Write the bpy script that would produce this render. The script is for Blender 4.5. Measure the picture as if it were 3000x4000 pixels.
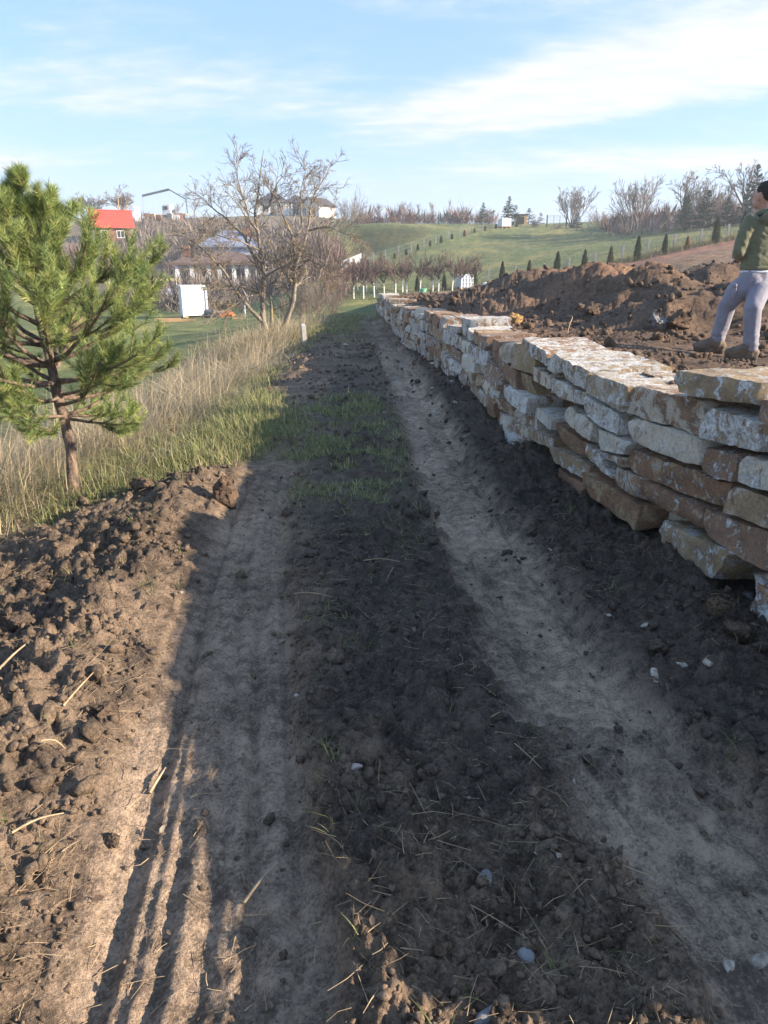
import bpy, bmesh, math, numpy as np
from mathutils import Vector, Matrix

for _o in list(bpy.data.objects):
    bpy.data.objects.remove(_o)
SC = bpy.context.scene
COL = SC.collection
R = math.radians

# ------------------------------------------------------------------ camera, sky, sun, exposure
FPX = 2800.0                       # focal length in pixels of the 3000 x 4000 photograph
PITCH = math.atan((2000 - 1045) / FPX)
EYE = 1.6
cam_d = bpy.data.cameras.new('camera')
cam_d.sensor_fit = 'VERTICAL'
cam_d.sensor_height = 36.0
cam_d.lens = 36.0 * FPX / 4000.0
cam_d.clip_start = 0.05
cam_d.clip_end = 8000
cam = bpy.data.objects.new('camera', cam_d)
COL.objects.link(cam)
cam.location = (0, 0, EYE)
cam.rotation_euler = (math.pi / 2 - PITCH, 0, 0)
SC.camera = cam

SUN_EL = R(18.0)
SUN_AZ = R(98.5)                   # clockwise from +Y: sun stands to the right, a little behind the camera
SUN_DIR = Vector((math.sin(SUN_AZ) * math.cos(SUN_EL), math.cos(SUN_AZ) * math.cos(SUN_EL), math.sin(SUN_EL)))
sun_d = bpy.data.lights.new('sun', 'SUN')
sun_d.energy = 3.0
sun_d.angle = R(0.8)
sun_d.color = (1.0, 0.86, 0.69)
sun = bpy.data.objects.new('sun', sun_d)
COL.objects.link(sun)
sun.rotation_euler = SUN_DIR.to_track_quat('Z', 'Y').to_euler()
sun.location = (30, -5, 20)

SC.render.engine = 'CYCLES'
SC.cycles.use_denoising = True
SC.cycles.max_bounces = 6
SC.cycles.transparent_max_bounces = 8
SC.view_settings.view_transform = 'Standard'
SC.view_settings.look = 'None'
SC.view_settings.gamma = 1.0
SC.view_settings.use_curve_mapping = False
SC.view_settings.exposure = 2.25
SKY_STRENGTH = 0.073


class NT:
    """tiny helper round a node tree"""
    def __init__(s, tree):
        s.t = tree; s.n = tree.nodes; s.l = tree.links

    def node(s, kind, ins=None, **props):
        nd = s.n.new(kind)
        for k, v in props.items():
            setattr(nd, k, v)
        for k, v in (ins or {}).items():
            s.set(nd.inputs[k], v)
        return nd

    def set(s, sock, v):
        if isinstance(v, bpy.types.NodeSocket):
            s.l.new(v, sock)
        else:
            if sock.type == 'RGBA' and len(v) == 3:
                v = (*v, 1)
            sock.default_value = v

    def math(s, op, a, b=0.0, c=0.0, clamp=False):
        nd = s.n.new('ShaderNodeMath'); nd.operation = op; nd.use_clamp = clamp
        s.set(nd.inputs[0], a); s.set(nd.inputs[1], b); s.set(nd.inputs[2], c)
        return nd.outputs[0]

    def vmath(s, op, a, b=(0, 0, 0)):
        nd = s.n.new('ShaderNodeVectorMath'); nd.operation = op
        s.set(nd.inputs[0], a)
        if op == 'SCALE':
            s.set(nd.inputs['Scale'], b)
        else:
            s.set(nd.inputs[1], b)
        return nd.outputs[0]

    def mix(s, f, a, b, blend='MIX'):
        nd = s.n.new('ShaderNodeMix'); nd.data_type = 'RGBA'; nd.blend_type = blend
        s.set(nd.inputs[0], f); s.set(nd.inputs[6], a); s.set(nd.inputs[7], b)
        return nd.outputs[2]

    def noise(s, vec, scale, detail=4, rough=0.55, dist=0.0, color=False):
        nd = s.n.new('ShaderNodeTexNoise')
        s.set(nd.inputs['Vector'], vec)
        nd.inputs['Scale'].default_value = scale
        nd.inputs['Detail'].default_value = detail
        nd.inputs['Roughness'].default_value = rough
        nd.inputs['Distortion'].default_value = dist
        return nd.outputs['Color' if color else 'Fac']

    def ramp(s, f, lo, hi, a=0.0, b=1.0):
        nd = s.n.new('ShaderNodeMapRange'); nd.interpolation_type = 'SMOOTHSTEP'
        s.set(nd.inputs[0], f)
        for i, v in ((1, lo), (2, hi), (3, a), (4, b)):
            s.set(nd.inputs[i], v)
        return nd.outputs[0]


def new_mat(name):
    m = bpy.data.materials.new(name)
    m.use_nodes = True
    nt = NT(m.node_tree)
    bsdf = nt.n['Principled BSDF']
    bsdf.inputs['Roughness'].default_value = 0.9
    bsdf.inputs['Specular IOR Level'].default_value = 0.25
    return m, nt, bsdf


world = bpy.data.worlds.new('World')
SC.world = world
world.use_nodes = True
W = NT(world.node_tree)
_bg = W.n['Background']
_sky = W.node('ShaderNodeTexSky', sky_type='NISHITA', sun_disc=False, sun_elevation=SUN_EL, sun_rotation=SUN_AZ,
              altitude=200, air_density=1.0, dust_density=0.6, ozone_density=0.7)
_tc = W.node('ShaderNodeTexCoord')
_d = _tc.outputs['Generated']
_sep = W.node('ShaderNodeSeparateXYZ', {0: _d})
_dx, _dy, _dz = _sep.outputs
_zz = W.math('ADD', W.math('MAXIMUM', _dz, 0.0), 0.10)
_px = W.math('DIVIDE', _dx, _zz)
_py = W.math('DIVIDE', _dy, _zz)
_cp = W.node('ShaderNodeCombineXYZ', {0: _px, 1: _py, 2: 0.0}).outputs[0]


def _cloud_layer(scale_xyz, rot, offset, scale, detail, rough, dist=0.3):
    mp = W.node('ShaderNodeMapping', {'Vector': _cp, 'Location': offset, 'Rotation': (0, 0, R(rot)), 'Scale': scale_xyz})
    return W.noise(mp.outputs[0], scale, detail, rough, dist)


def _blob(cx, cy, rx, ry, rot):
    """soft cloud bank laid out on the cloud plane"""
    mp = W.node('ShaderNodeMapping', {'Vector': W.vmath('SUBTRACT', _cp, (cx, cy, 0)), 'Rotation': (0, 0, R(rot))})
    v = W.vmath('MULTIPLY', mp.outputs[0], (1 / rx, 1 / ry, 0))
    ln = W.node('ShaderNodeVectorMath', {0: v}, operation='LENGTH').outputs['Value']
    return W.ramp(ln, 0.0, 1.0, 1.0, 0.0)


_n1 = _cloud_layer((1.0, 1.25, 1), 38, (3.1, 1.7, 0), 1.6, 10, 0.66)
_n2 = _cloud_layer((1.0, 2.2, 1), 30, (7.7, 4.2, 0), 4.0, 8, 0.6)
_n3 = _cloud_layer((0.5, 1.6, 1), 8, (1.3, 9.2, 0), 0.9, 8, 0.6)
_b = W.math('ADD', W.math('MULTIPLY', _blob(1.0, 2.98, 1.9, 0.66, 40), 0.85), W.math('MULTIPLY', _blob(-1.0, 3.2, 1.3, 0.75, -4), 0.20))
_b = W.math('ADD', _b, W.math('MULTIPLY', _blob(1.55, 4.25, 1.9, 0.5, 15), 0.40))
_b = W.math('ADD', _b, W.math('MULTIPLY', _blob(-2.2, 4.2, 1.0, 0.42, 0), 0.40))
_f = W.math('ADD', W.math('ADD', W.math('MULTIPLY', _n1, 0.55), W.math('MULTIPLY', _n2, 0.30)), W.math('MULTIPLY', _n3, 0.35))
_cl = W.ramp(W.math('ADD', _f, W.math('MULTIPLY', _b, 0.75)), 0.55, 0.98)
_haze = W.ramp(_dz, -0.02, 0.20, 0.95, 0.0)
_cl = W.math('MAXIMUM', W.math('MULTIPLY', _cl, 0.92), 0.0, clamp=True)
_shade = W.ramp(_n2, 0.3, 0.7)
_cc = W.mix(_shade, (2.6, 2.75, 3.05), (3.15, 3.15, 3.2))
_skyc = W.mix(1.0, _sky.outputs[0], (0.99, 1.07, 1.28), 'MULTIPLY')
_skyc = W.mix(0.72, _skyc, (1.05, 1.75, 2.95))     # thin high veil: the pale azure seen in the photograph, all over the sky
_skyc = W.mix(_haze, _skyc, (2.35, 2.7, 3.05))
W.set(_bg.inputs['Color'], W.mix(_cl, _skyc, _cc))
_bg.inputs['Strength'].default_value = SKY_STRENGTH

# ------------------------------------------------------------------ numbers and meshes
RNG = np.random.default_rng(11)
_perm = np.random.default_rng(5).permutation(256)
_perm = np.concatenate([_perm, _perm, _perm]).astype(np.int64)
_g2 = np.stack([np.cos(np.arange(256) * 2.39996), np.sin(np.arange(256) * 2.39996)], 1)
_g3 = np.random.default_rng(6).normal(size=(256, 3)); _g3 /= np.linalg.norm(_g3, axis=1)[:, None]


def pn2(x, y):
    xi = np.floor(x).astype(np.int64); yi = np.floor(y).astype(np.int64)
    xf = x - xi; yf = y - yi; xi &= 255; yi &= 255
    u = xf * xf * xf * (xf * (xf * 6 - 15) + 10); v = yf * yf * yf * (yf * (yf * 6 - 15) + 10)
    def g(ix, iy, fx, fy):
        h = _perm[_perm[ix] + iy]; gg = _g2[h]
        return gg[..., 0] * fx + gg[..., 1] * fy
    a = g(xi, yi, xf, yf); b = g(xi + 1, yi, xf - 1, yf); c = g(xi, yi + 1, xf, yf - 1); d = g(xi + 1, yi + 1, xf - 1, yf - 1)
    return ((a + u * (b - a)) * (1 - v) + (c + u * (d - c)) * v) * 1.5


def pn3(p):
    i = np.floor(p).astype(np.int64); f = p - i; i &= 255
    w = f * f * f * (f * (f * 6 - 15) + 10)
    out = 0
    for dx in (0, 1):
        for dy in (0, 1):
            for dz in (0, 1):
                h = _perm[_perm[_perm[i[..., 0] + dx] + i[..., 1] + dy] + i[..., 2] + dz]
                g = (_g3[h] * (f - np.array([dx, dy, dz]))).sum(-1)
                ww = (w[..., 0] if dx else 1 - w[..., 0]) * (w[..., 1] if dy else 1 - w[..., 1]) * (w[..., 2] if dz else 1 - w[..., 2])
                out = out + g * ww
    return out * 1.6


def fbm2(x, y, oct=4, gain=0.5, ridged=False):
    a = 1.0; s = 0; tot = 0
    for k in range(oct):
        n = pn2(x * 2 ** k + 17.3 * k, y * 2 ** k - 9.1 * k)
        if ridged:
            n = 1 - 2 * np.abs(n)
        s = s + a * n; tot += a; a *= gain
    return s / tot


def clumps(x, y, seed=0.0):
    """broken-earth relief: uneven plates with cracks between them, 0..1"""
    x = x + 0.35 * pn2(x * 0.9 + seed, y * 0.9); y = y + 0.35 * pn2(x * 0.9, y * 0.9 + 31 + seed)
    xi = np.floor(x).astype(np.int64); yi = np.floor(y).astype(np.int64)
    f1 = np.full(x.shape, 9.0); f2 = np.full(x.shape, 9.0); rid = np.zeros(x.shape, np.int64)
    for dx in (-1, 0, 1):
        for dy in (-1, 0, 1):
            h = _perm[_perm[(xi + dx) & 255] + ((yi + dy) & 255)]
            px = xi + dx + (h * 37 % 256) / 256.0; py = yi + dy + (h * 91 % 251) / 251.0
            d = np.hypot(x - px, y - py)
            nw = d < f1
            f2 = np.where(nw, f1, np.minimum(f2, d)); rid = np.where(nw, h, rid); f1 = np.where(nw, d, f1)
    r = (rid * 53 % 256) / 256.0
    return sst(f2 - f1, 0.0, 0.32) * (0.15 + 0.85 * r * r) * (1 - 0.45 * f1)


def sst(x, a, b):
    t = np.clip((x - a) / (b - a), 0, 1)
    return t * t * (3 - 2 * t)


def ray(u, v):
    xc = (u - 1500) / FPX; yc = (2000 - v) / FPX
    return np.array([xc, math.cos(PITCH) + yc * math.sin(PITCH), -math.sin(PITCH) + yc * math.cos(PITCH)])


def at(u, v, d):
    r = ray(u, v)
    return np.array([0, 0, EYE]) + r * (d / r[1])


def gr(u, v, z=0.0):
    r = ray(u, v)
    return np.array([0, 0, EYE]) + r * ((z - EYE) / r[2])


def mk(name, V, F, mat=None, parent=None, smooth=False, col=None, loc=None):
    """one mesh object from numpy vertices and faces"""
    me = bpy.data.meshes.new(name)
    V = np.asarray(V, dtype=np.float32).reshape(-1, 3)
    Fs = F if isinstance(F, list) else [F]
    Fs = [np.asarray(f, dtype=np.int32) for f in Fs if len(f)]
    nl = sum(f.size for f in Fs); npol = sum(len(f) for f in Fs)
    me.vertices.add(len(V)); me.vertices.foreach_set('co', V.ravel())
    me.loops.add(nl); me.loops.foreach_set('vertex_index', np.concatenate([f.ravel() for f in Fs]))
    tot = np.concatenate([np.full(len(f), f.shape[1], np.int32) for f in Fs])
    st = np.concatenate([[0], np.cumsum(tot)[:-1]]).astype(np.int32)
    me.polygons.add(npol); me.polygons.foreach_set('loop_start', st); me.polygons.foreach_set('loop_total', tot)
    if smooth:
        me.polygons.foreach_set('use_smooth', np.ones(npol, bool))
    me.update(calc_edges=True)
    if col is not None:
        at_ = me.color_attributes.new('col', 'FLOAT_COLOR', 'POINT')
        c = np.ones((len(V), 4), np.float32); c[:, :col.shape[1]] = col
        at_.data.foreach_set('color', c.ravel())
    if mat is not None:
        me.materials.append(mat)
    return link(name, me, parent, loc)


def link(name, me, parent=None, loc=None):
    o = bpy.data.objects.new(name, me)
    COL.objects.link(o)
    if parent is not None:
        o.parent = parent
    if loc is not None:
        o.location = tuple(float(c) for c in loc)
    return o


def tag(o, label=None, cat=None, group=None, kind=None):
    if label: o['label'] = label
    if cat: o['category'] = cat
    if group: o['group'] = group
    if kind: o['kind'] = kind
    return o


def empty(name, loc, label, cat, group=None, rz=0.0):
    o = bpy.data.objects.new(name, None)
    COL.objects.link(o)
    o.empty_display_size = 0.2
    o.location = tuple(float(c) for c in loc); o.rotation_euler = (0, 0, rz)
    return tag(o, label, cat, group)


def copy_tree(o, parent=None):
    c = o.copy(); COL.objects.link(c)
    if parent is not None:
        c.parent = parent
    for ch in list(o.children):
        copy_tree(ch, c)
    return c


def grid_faces(r, c, off=0):
    i = np.arange(r * c).reshape(r, c)
    return np.stack([i[:-1, :-1], i[:-1, 1:], i[1:, 1:], i[1:, :-1]], -1).reshape(-1, 4) + off


class MB:
    """collects boxes and bars, built as one mesh object"""
    def __init__(s):
        s.v = []; s.f = []; s.n = 0

    def add(s, V, F):
        V = np.asarray(V, float).reshape(-1, 3)
        s.v.append(V)
        for f in F:
            s.f.append([i + s.n for i in f])
        s.n += len(V)
        return s

    def box(s, x0, x1, y0, y1, z0, z1):
        V = [(x, y, z) for z in (z0, z1) for y in (y0, y1) for x in (x0, x1)]
        return s.add(V, [(0, 2, 3, 1), (4, 5, 7, 6), (0, 1, 5, 4), (2, 6, 7, 3), (0, 4, 6, 2), (1, 3, 7, 5)])

    def bar(s, a, b, w, h=None):
        a = np.array(a, float); b = np.array(b, float); h = h or w
        t = b - a; t /= np.linalg.norm(t)
        r = np.array([0, 0, 1.0]) if abs(t[2]) < 0.9 else np.array([1.0, 0, 0])
        n = np.cross(t, r); n /= np.linalg.norm(n); m = np.cross(n, t)
        V = [p + sx * n * w / 2 + sy * m * h / 2 for p in (a, b) for sy in (-1, 1) for sx in (-1, 1)]
        return s.add(V, [(0, 2, 3, 1), (4, 5, 7, 6), (0, 1, 5, 4), (2, 6, 7, 3), (0, 4, 6, 2), (1, 3, 7, 5)])

    def poly(s, V):
        return s.add(V, [tuple(range(len(V)))])

    def cyl(s, a, b, r0, r1, n=10):
        a = np.array(a, float); b = np.array(b, float)
        t = b - a; t /= np.linalg.norm(t)
        r = np.array([0, 0, 1.0]) if abs(t[2]) < 0.9 else np.array([1.0, 0, 0])
        n1 = np.cross(t, r); n1 /= np.linalg.norm(n1); n2 = np.cross(t, n1)
        V = [p + rr * (math.cos(k * 2 * math.pi / n) * n1 + math.sin(k * 2 * math.pi / n) * n2) for p, rr in ((a, r0), (b, r1)) for k in range(n)]
        F = [(k, (k + 1) % n, n + (k + 1) % n, n + k) for k in range(n)] + [tuple(range(n))[::-1], tuple(range(n, 2 * n))]
        return s.add(V, F)

    def build(s, name, mat, parent=None, bevel=0.0, smooth=False):
        me = bpy.data.meshes.new(name)
        me.from_pydata([tuple(v) for v in np.concatenate(s.v)], [], s.f)
        if bevel:
            bm = bmesh.new(); bm.from_mesh(me)
            bmesh.ops.bevel(bm, geom=bm.edges[:], offset=bevel, segments=2, affect='EDGES', profile=0.6)
            bm.to_mesh(me); bm.free()
        me.update()
        if smooth:
            for p in me.polygons: p.use_smooth = True
        me.materials.append(mat)
        return link(name, me, parent)


# ------------------------------------------------------------------ branches
def resample(P, k):
    P = np.asarray(P, float)
    d = np.concatenate([[0], np.cumsum(np.linalg.norm(np.diff(P, axis=0), axis=1))])
    t = np.linspace(0, d[-1], k)
    Q = np.stack([np.interp(t, d, P[:, i]) for i in range(3)], 1)
    for _ in range(2):
        Q[1:-1] = 0.25 * Q[:-2] + 0.5 * Q[1:-1] + 0.25 * Q[2:]
    return Q


def walk(rng, p0, d0, L, k, wig, up):
    """polylines from start points p0 (B,3), directions d0, lengths L: (B,k,3)"""
    B = len(p0); d = d0.copy(); P = np.zeros((B, k, 3)); P[:, 0] = p0
    for i in range(1, k):
        d = d + rng.normal(size=(B, 3)) * wig
        d[:, 2] += up
        d /= np.linalg.norm(d, axis=1)[:, None]
        P[:, i] = P[:, i - 1] + d * (L / (k - 1))[:, None]
    return P


def sprout(rng, P, Rd, m, t0, t1, ang, ratio, k, wig, up, rratio=0.6, taper=0.25, rmin=0.0, lens=None):
    """m children per parent polyline"""
    B, kk, _ = P.shape
    par = np.repeat(np.arange(B), m)
    t = rng.uniform(t0, t1, B * m)
    fi = t * (kk - 1); i0 = np.minimum(fi.astype(int), kk - 2); fr = (fi - i0)[:, None]
    p = P[par, i0] * (1 - fr) + P[par, i0 + 1] * fr
    r = Rd[par, i0] * (1 - fr[:, 0]) + Rd[par, i0 + 1] * fr[:, 0]
    tan = P[par, i0 + 1] - P[par, i0]; tan /= np.linalg.norm(tan, axis=1)[:, None] + 1e-9
    rnd = rng.normal(size=(B * m, 3)); perp = np.cross(tan, rnd); perp /= np.linalg.norm(perp, axis=1)[:, None]
    a = rng.normal(ang, 0.2, B * m)[:, None]
    d = tan * np.cos(a) + perp * np.sin(a)
    Lp = np.linalg.norm(np.diff(P, axis=1), axis=2).sum(1)
    L = (Lp[par] if lens is None else np.full(B * m, lens)) * ratio * rng.uniform(0.6, 1.25, B * m) * (1.15 - 0.5 * t)
    C = walk(rng, p, d, L, k, wig, up)
    rc = np.maximum(r * rratio, rmin)
    RR = rc[:, None] * np.linspace(1, taper, k)[None]
    return C, np.maximum(RR, rmin * 0.6)


def tubes(groups, sides):
    """groups: list of (P (B,k,3), R (B,k)); sides: list of ints -> V, F"""
    Vs = []; Fs = []; off = 0
    for (P, Rd), n in zip(groups, sides):
        B, k, _ = P.shape
        T = np.gradient(P, axis=1); T /= np.linalg.norm(T, axis=2)[..., None] + 1e-9
        mean = P[:, -1] - P[:, 0]
        ref = np.eye(3)[np.argmin(np.abs(mean), axis=1)][:, None, :]
        n1 = np.cross(T, ref); n1 /= np.linalg.norm(n1, axis=2)[..., None] + 1e-9
        n2 = np.cross(T, n1)
        a = np.arange(n) * 2 * math.pi / n
        V = P[:, :, None, :] + Rd[:, :, None, None] * (np.cos(a)[None, None, :, None] * n1[:, :, None] + np.sin(a)[None, None, :, None] * n2[:, :, None])
        idx = np.arange(B * k * n).reshape(B, k, n)
        nx = np.roll(idx, -1, axis=2)
        F = np.stack([idx[:, :-1], nx[:, :-1], nx[:, 1:], idx[:, 1:]], -1).reshape(-1, 4)
        Vs.append(V.reshape(-1, 3)); Fs.append(F + off); off += B * k * n
    return np.concatenate(Vs), np.concatenate(Fs)

# ------------------------------------------------------------------ materials
def POS(nt):
    return nt.node('ShaderNodeNewGeometry').outputs['Position']


def OBJ(nt, spread=37.0):
    tc = nt.node('ShaderNodeTexCoord').outputs['Object']
    rnd = nt.node('ShaderNodeObjectInfo').outputs['Random']
    return nt.vmath('ADD', tc, nt.node('ShaderNodeCombineXYZ', {0: nt.math('MULTIPLY', rnd, spread), 1: nt.math('MULTIPLY', rnd, -spread * 0.7), 2: rnd}).outputs[0]), rnd


def bump(nt, bsdf, h, strength, dist):
    b = nt.node('ShaderNodeBump', {'Height': h, 'Strength': strength, 'Distance': dist})
    nt.l.new(b.outputs[0], bsdf.inputs['Normal'])


def mat_ground():
    m, nt, b = new_mat('ground_surface')
    p = POS(nt)
    c = nt.node('ShaderNodeVertexColor', layer_name='col').outputs[0]
    n1 = nt.noise(p, 1.3, 6, 0.6); n2 = nt.noise(p, 14, 6, 0.65); n3 = nt.noise(p, 90, 4, 0.7)
    v = nt.math('ADD', nt.math('MULTIPLY', n1, 0.5), nt.math('ADD', nt.math('MULTIPLY', n2, 0.8), nt.math('MULTIPLY', n3, 0.7)))
    k = nt.ramp(v, 0.78, 1.22, 0.42, 1.75)
    c2 = nt.mix(1.0, c, nt.node('ShaderNodeCombineColor', {0: k, 1: k, 2: k}).outputs[0], 'MULTIPLY')
    # pale mineral crumbs
    vo = nt.node('ShaderNodeTexVoronoi', {'Vector': p, 'Scale': 55.0}); d = vo.outputs['Distance']
    sel = nt.node('ShaderNodeSeparateColor', {0: vo.outputs['Color']}).outputs[0]
    w = nt.math('MULTIPLY', nt.ramp(d, 0.10, 0.16, 1.0, 0.0), nt.math('GREATER_THAN', sel, 0.955))
    w = nt.math('MULTIPLY', w, nt.ramp(nt.noise(p, 2.2, 3), 0.42, 0.6))
    c3 = nt.mix(nt.math('MULTIPLY', w, 0.7), c2, (0.5, 0.46, 0.4))
    nt.set(b.inputs['Base Color'], c3)
    nt.set(b.inputs['Roughness'], nt.ramp(n2, 0.3, 0.7, 0.82, 1.0))
    h = nt.math('ADD', nt.math('MULTIPLY', n2, 0.6), nt.math('ADD', nt.math('MULTIPLY', n3, 0.35), nt.math('MULTIPLY', nt.noise(p, 330, 3, 0.7), 0.12)))
    bump(nt, b, h, 1.0, 0.05)
    return m


def mat_soil(name, base, alt, vcol=False):
    m, nt, b = new_mat(name)
    p = POS(nt)
    n1 = nt.noise(p, 3.0, 5, 0.6); n2 = nt.noise(p, 60, 5, 0.7)
    c = nt.mix(nt.ramp(n1, 0.35, 0.65), base, alt)
    if vcol:
        c = nt.mix(1.0, c, nt.node('ShaderNodeVertexColor', layer_name='col').outputs[0], 'MULTIPLY')
    k = nt.ramp(n2, 0.32, 0.68, 0.5, 1.5)
    nt.set(b.inputs['Base Color'], nt.mix(1.0, c, nt.node('ShaderNodeCombineColor', {0: k, 1: k, 2: k}).outputs[0], 'MULTIPLY'))
    b.inputs['Roughness'].default_value = 0.97
    bump(nt, b, nt.math('ADD', n2, nt.math('MULTIPLY', nt.noise(p, 260, 3, 0.7), 0.4)), 0.8, 0.015)
    return m


def mat_stone():
    m, nt, b = new_mat('rubble_stone')
    p, rnd = OBJ(nt, 91.0)
    n1 = nt.noise(p, 5.0, 7, 0.66, 0.6); n2 = nt.noise(nt.vmath('ADD', p, (13, 4, 7)), 8.0, 8, 0.7, 0.7)
    n3 = nt.noise(nt.vmath('ADD', p, (-5, 21, 2)), 12.0, 9, 0.76, 0.4); n4 = nt.noise(p, 60, 5, 0.7)
    rr = nt.math('FRACT', nt.math('MULTIPLY', rnd, 7.31)); r2 = nt.math('FRACT', nt.math('MULTIPLY', rnd, 23.7)); r3 = nt.math('FRACT', nt.math('MULTIPLY', rnd, 51.9))
    base = nt.mix(rr, (0.64, 0.55, 0.42), (0.43, 0.375, 0.31))
    ochre = nt.mix(nt.ramp(n1, 0.4, 0.7), (0.40, 0.27, 0.13), (0.28, 0.18, 0.10))
    f1 = nt.ramp(nt.math('ADD', n1, nt.math('MULTIPLY', nt.math('SUBTRACT', rr, 0.5), 0.34)), 0.46, 0.60)
    c = nt.mix(nt.math('MULTIPLY', f1, 0.85), base, ochre)
    rust = nt.mix(nt.ramp(n3, 0.35, 0.65), (0.31, 0.165, 0.09), (0.17, 0.092, 0.058))
    f2 = nt.ramp(nt.math('ADD', n2, nt.math('MULTIPLY', nt.math('SUBTRACT', r2, 0.46), 0.30)), 0.50, 0.57)
    c = nt.mix(nt.math('MULTIPLY', f2, 0.88), c, rust)
    white = nt.mix(nt.ramp(n4, 0.3, 0.7), (0.56, 0.54, 0.50), (0.76, 0.74, 0.70))
    f3 = nt.ramp(nt.math('ADD', n3, nt.math('MULTIPLY', nt.math('SUBTRACT', r3, 0.5), 0.20)), 0.54, 0.60)
    c = nt.mix(nt.math('MULTIPLY', f3, 0.8), c, white)
    # splashes of earth
    f4 = nt.ramp(nt.noise(nt.vmath('ADD', p, (31, -8, 3)), 7.0, 7, 0.7, 0.4), 0.56, 0.66)
    c = nt.mix(nt.math('MULTIPLY', f4, 0.6), c, (0.16, 0.115, 0.085))
    k = nt.ramp(n4, 0.2, 0.8, 0.7, 1.3)
    nt.set(b.inputs['Base Color'], nt.mix(1.0, c, nt.node('ShaderNodeCombineColor', {0: k, 1: k, 2: k}).outputs[0], 'MULTIPLY'))
    b.inputs['Roughness'].default_value = 0.88
    h = nt.math('ADD', nt.math('MULTIPLY', n3, 0.9), nt.math('ADD', nt.math('MULTIPLY', n4, 0.35), nt.math('MULTIPLY', f3, 0.10)))
    bump(nt, b, h, 0.9, 0.03)
    return m


def mat_plain(name, base, alt=None, scale=6.0, rough=0.85, bmp=0.3, dist=0.01, metal=0.0, spec=0.25):
    m, nt, b = new_mat(name)
    p, rnd = OBJ(nt, 11.0)
    n = nt.noise(p, scale, 6, 0.62)
    alt = alt or tuple(0.72 * c for c in base)
    nt.set(b.inputs['Base Color'], nt.mix(nt.ramp(n, 0.3, 0.7), base, alt))
    b.inputs['Roughness'].default_value = rough; b.inputs['Metallic'].default_value = metal
    b.inputs['Specular IOR Level'].default_value = spec
    if bmp:
        bump(nt, b, nt.noise(p, scale * 5, 5, 0.65), bmp, dist)
    return m


def mat_blade(name, trans=0.25, rough=0.6):
    """leaf, blade or needle that takes its colour from the mesh"""
    m, nt, b = new_mat(name)
    c = nt.node('ShaderNodeVertexColor', layer_name='col').outputs[0]
    nt.set(b.inputs['Base Color'], c); b.inputs['Roughness'].default_value = rough
    tr = nt.node('ShaderNodeBsdfTranslucent', {'Color': c})
    mx = nt.node('ShaderNodeMixShader', {0: trans, 1: b.outputs[0], 2: tr.outputs[0]})
    nt.l.new(mx.outputs[0], nt.n['Material Output'].inputs['Surface'])
    return m


def mat_bark(name, base, alt, scale=12.0, zs=0.25, lichen=0.0):
    m, nt, b = new_mat(name)
    p, rnd = OBJ(nt, 11.0)
    q = nt.vmath('MULTIPLY', p, (1, 1, zs))
    n = nt.noise(q, scale, 7, 0.68, 0.5)
    c = nt.mix(nt.ramp(n, 0.38, 0.62), alt, base)
    if lichen:
        c = nt.mix(nt.math('MULTIPLY', nt.ramp(nt.noise(p, 3.5, 6, 0.65), 0.52, 0.62), lichen), c, (0.30, 0.21, 0.06))
    nt.set(b.inputs['Base Color'], c)
    b.inputs['Roughness'].default_value = 0.95
    bump(nt, b, n, 1.0, 0.03)
    return m


def mat_cloth(name, base, scale=900.0):
    m, nt, b = new_mat(name)
    p, rnd = OBJ(nt, 1.0)
    n = nt.noise(p, 9.0, 5, 0.6); n2 = nt.noise(p, 240.0, 3, 0.6)
    k = nt.ramp(nt.math('ADD', n, nt.math('MULTIPLY', n2, 0.4)), 0.4, 1.0, 0.85, 1.12)
    nt.set(b.inputs['Base Color'], nt.mix(1.0, base, nt.node('ShaderNodeCombineColor', {0: k, 1: k, 2: k}).outputs[0], 'MULTIPLY'))
    b.inputs['Roughness'].default_value = 0.95
    b.inputs['Sheen Weight'].default_value = 0.25
    bump(nt, b, nt.math('ADD', nt.math('MULTIPLY', n2, 0.15), nt.noise(p, 22.0, 4, 0.6)), 0.35, 0.012)
    return m


def mat_glass(name, col=(0.03, 0.035, 0.04)):
    m, nt, b = new_mat(name)
    nt.set(b.inputs['Base Color'], col); b.inputs['Roughness'].default_value = 0.08
    b.inputs['Specular IOR Level'].default_value = 0.6
    return m


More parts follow.
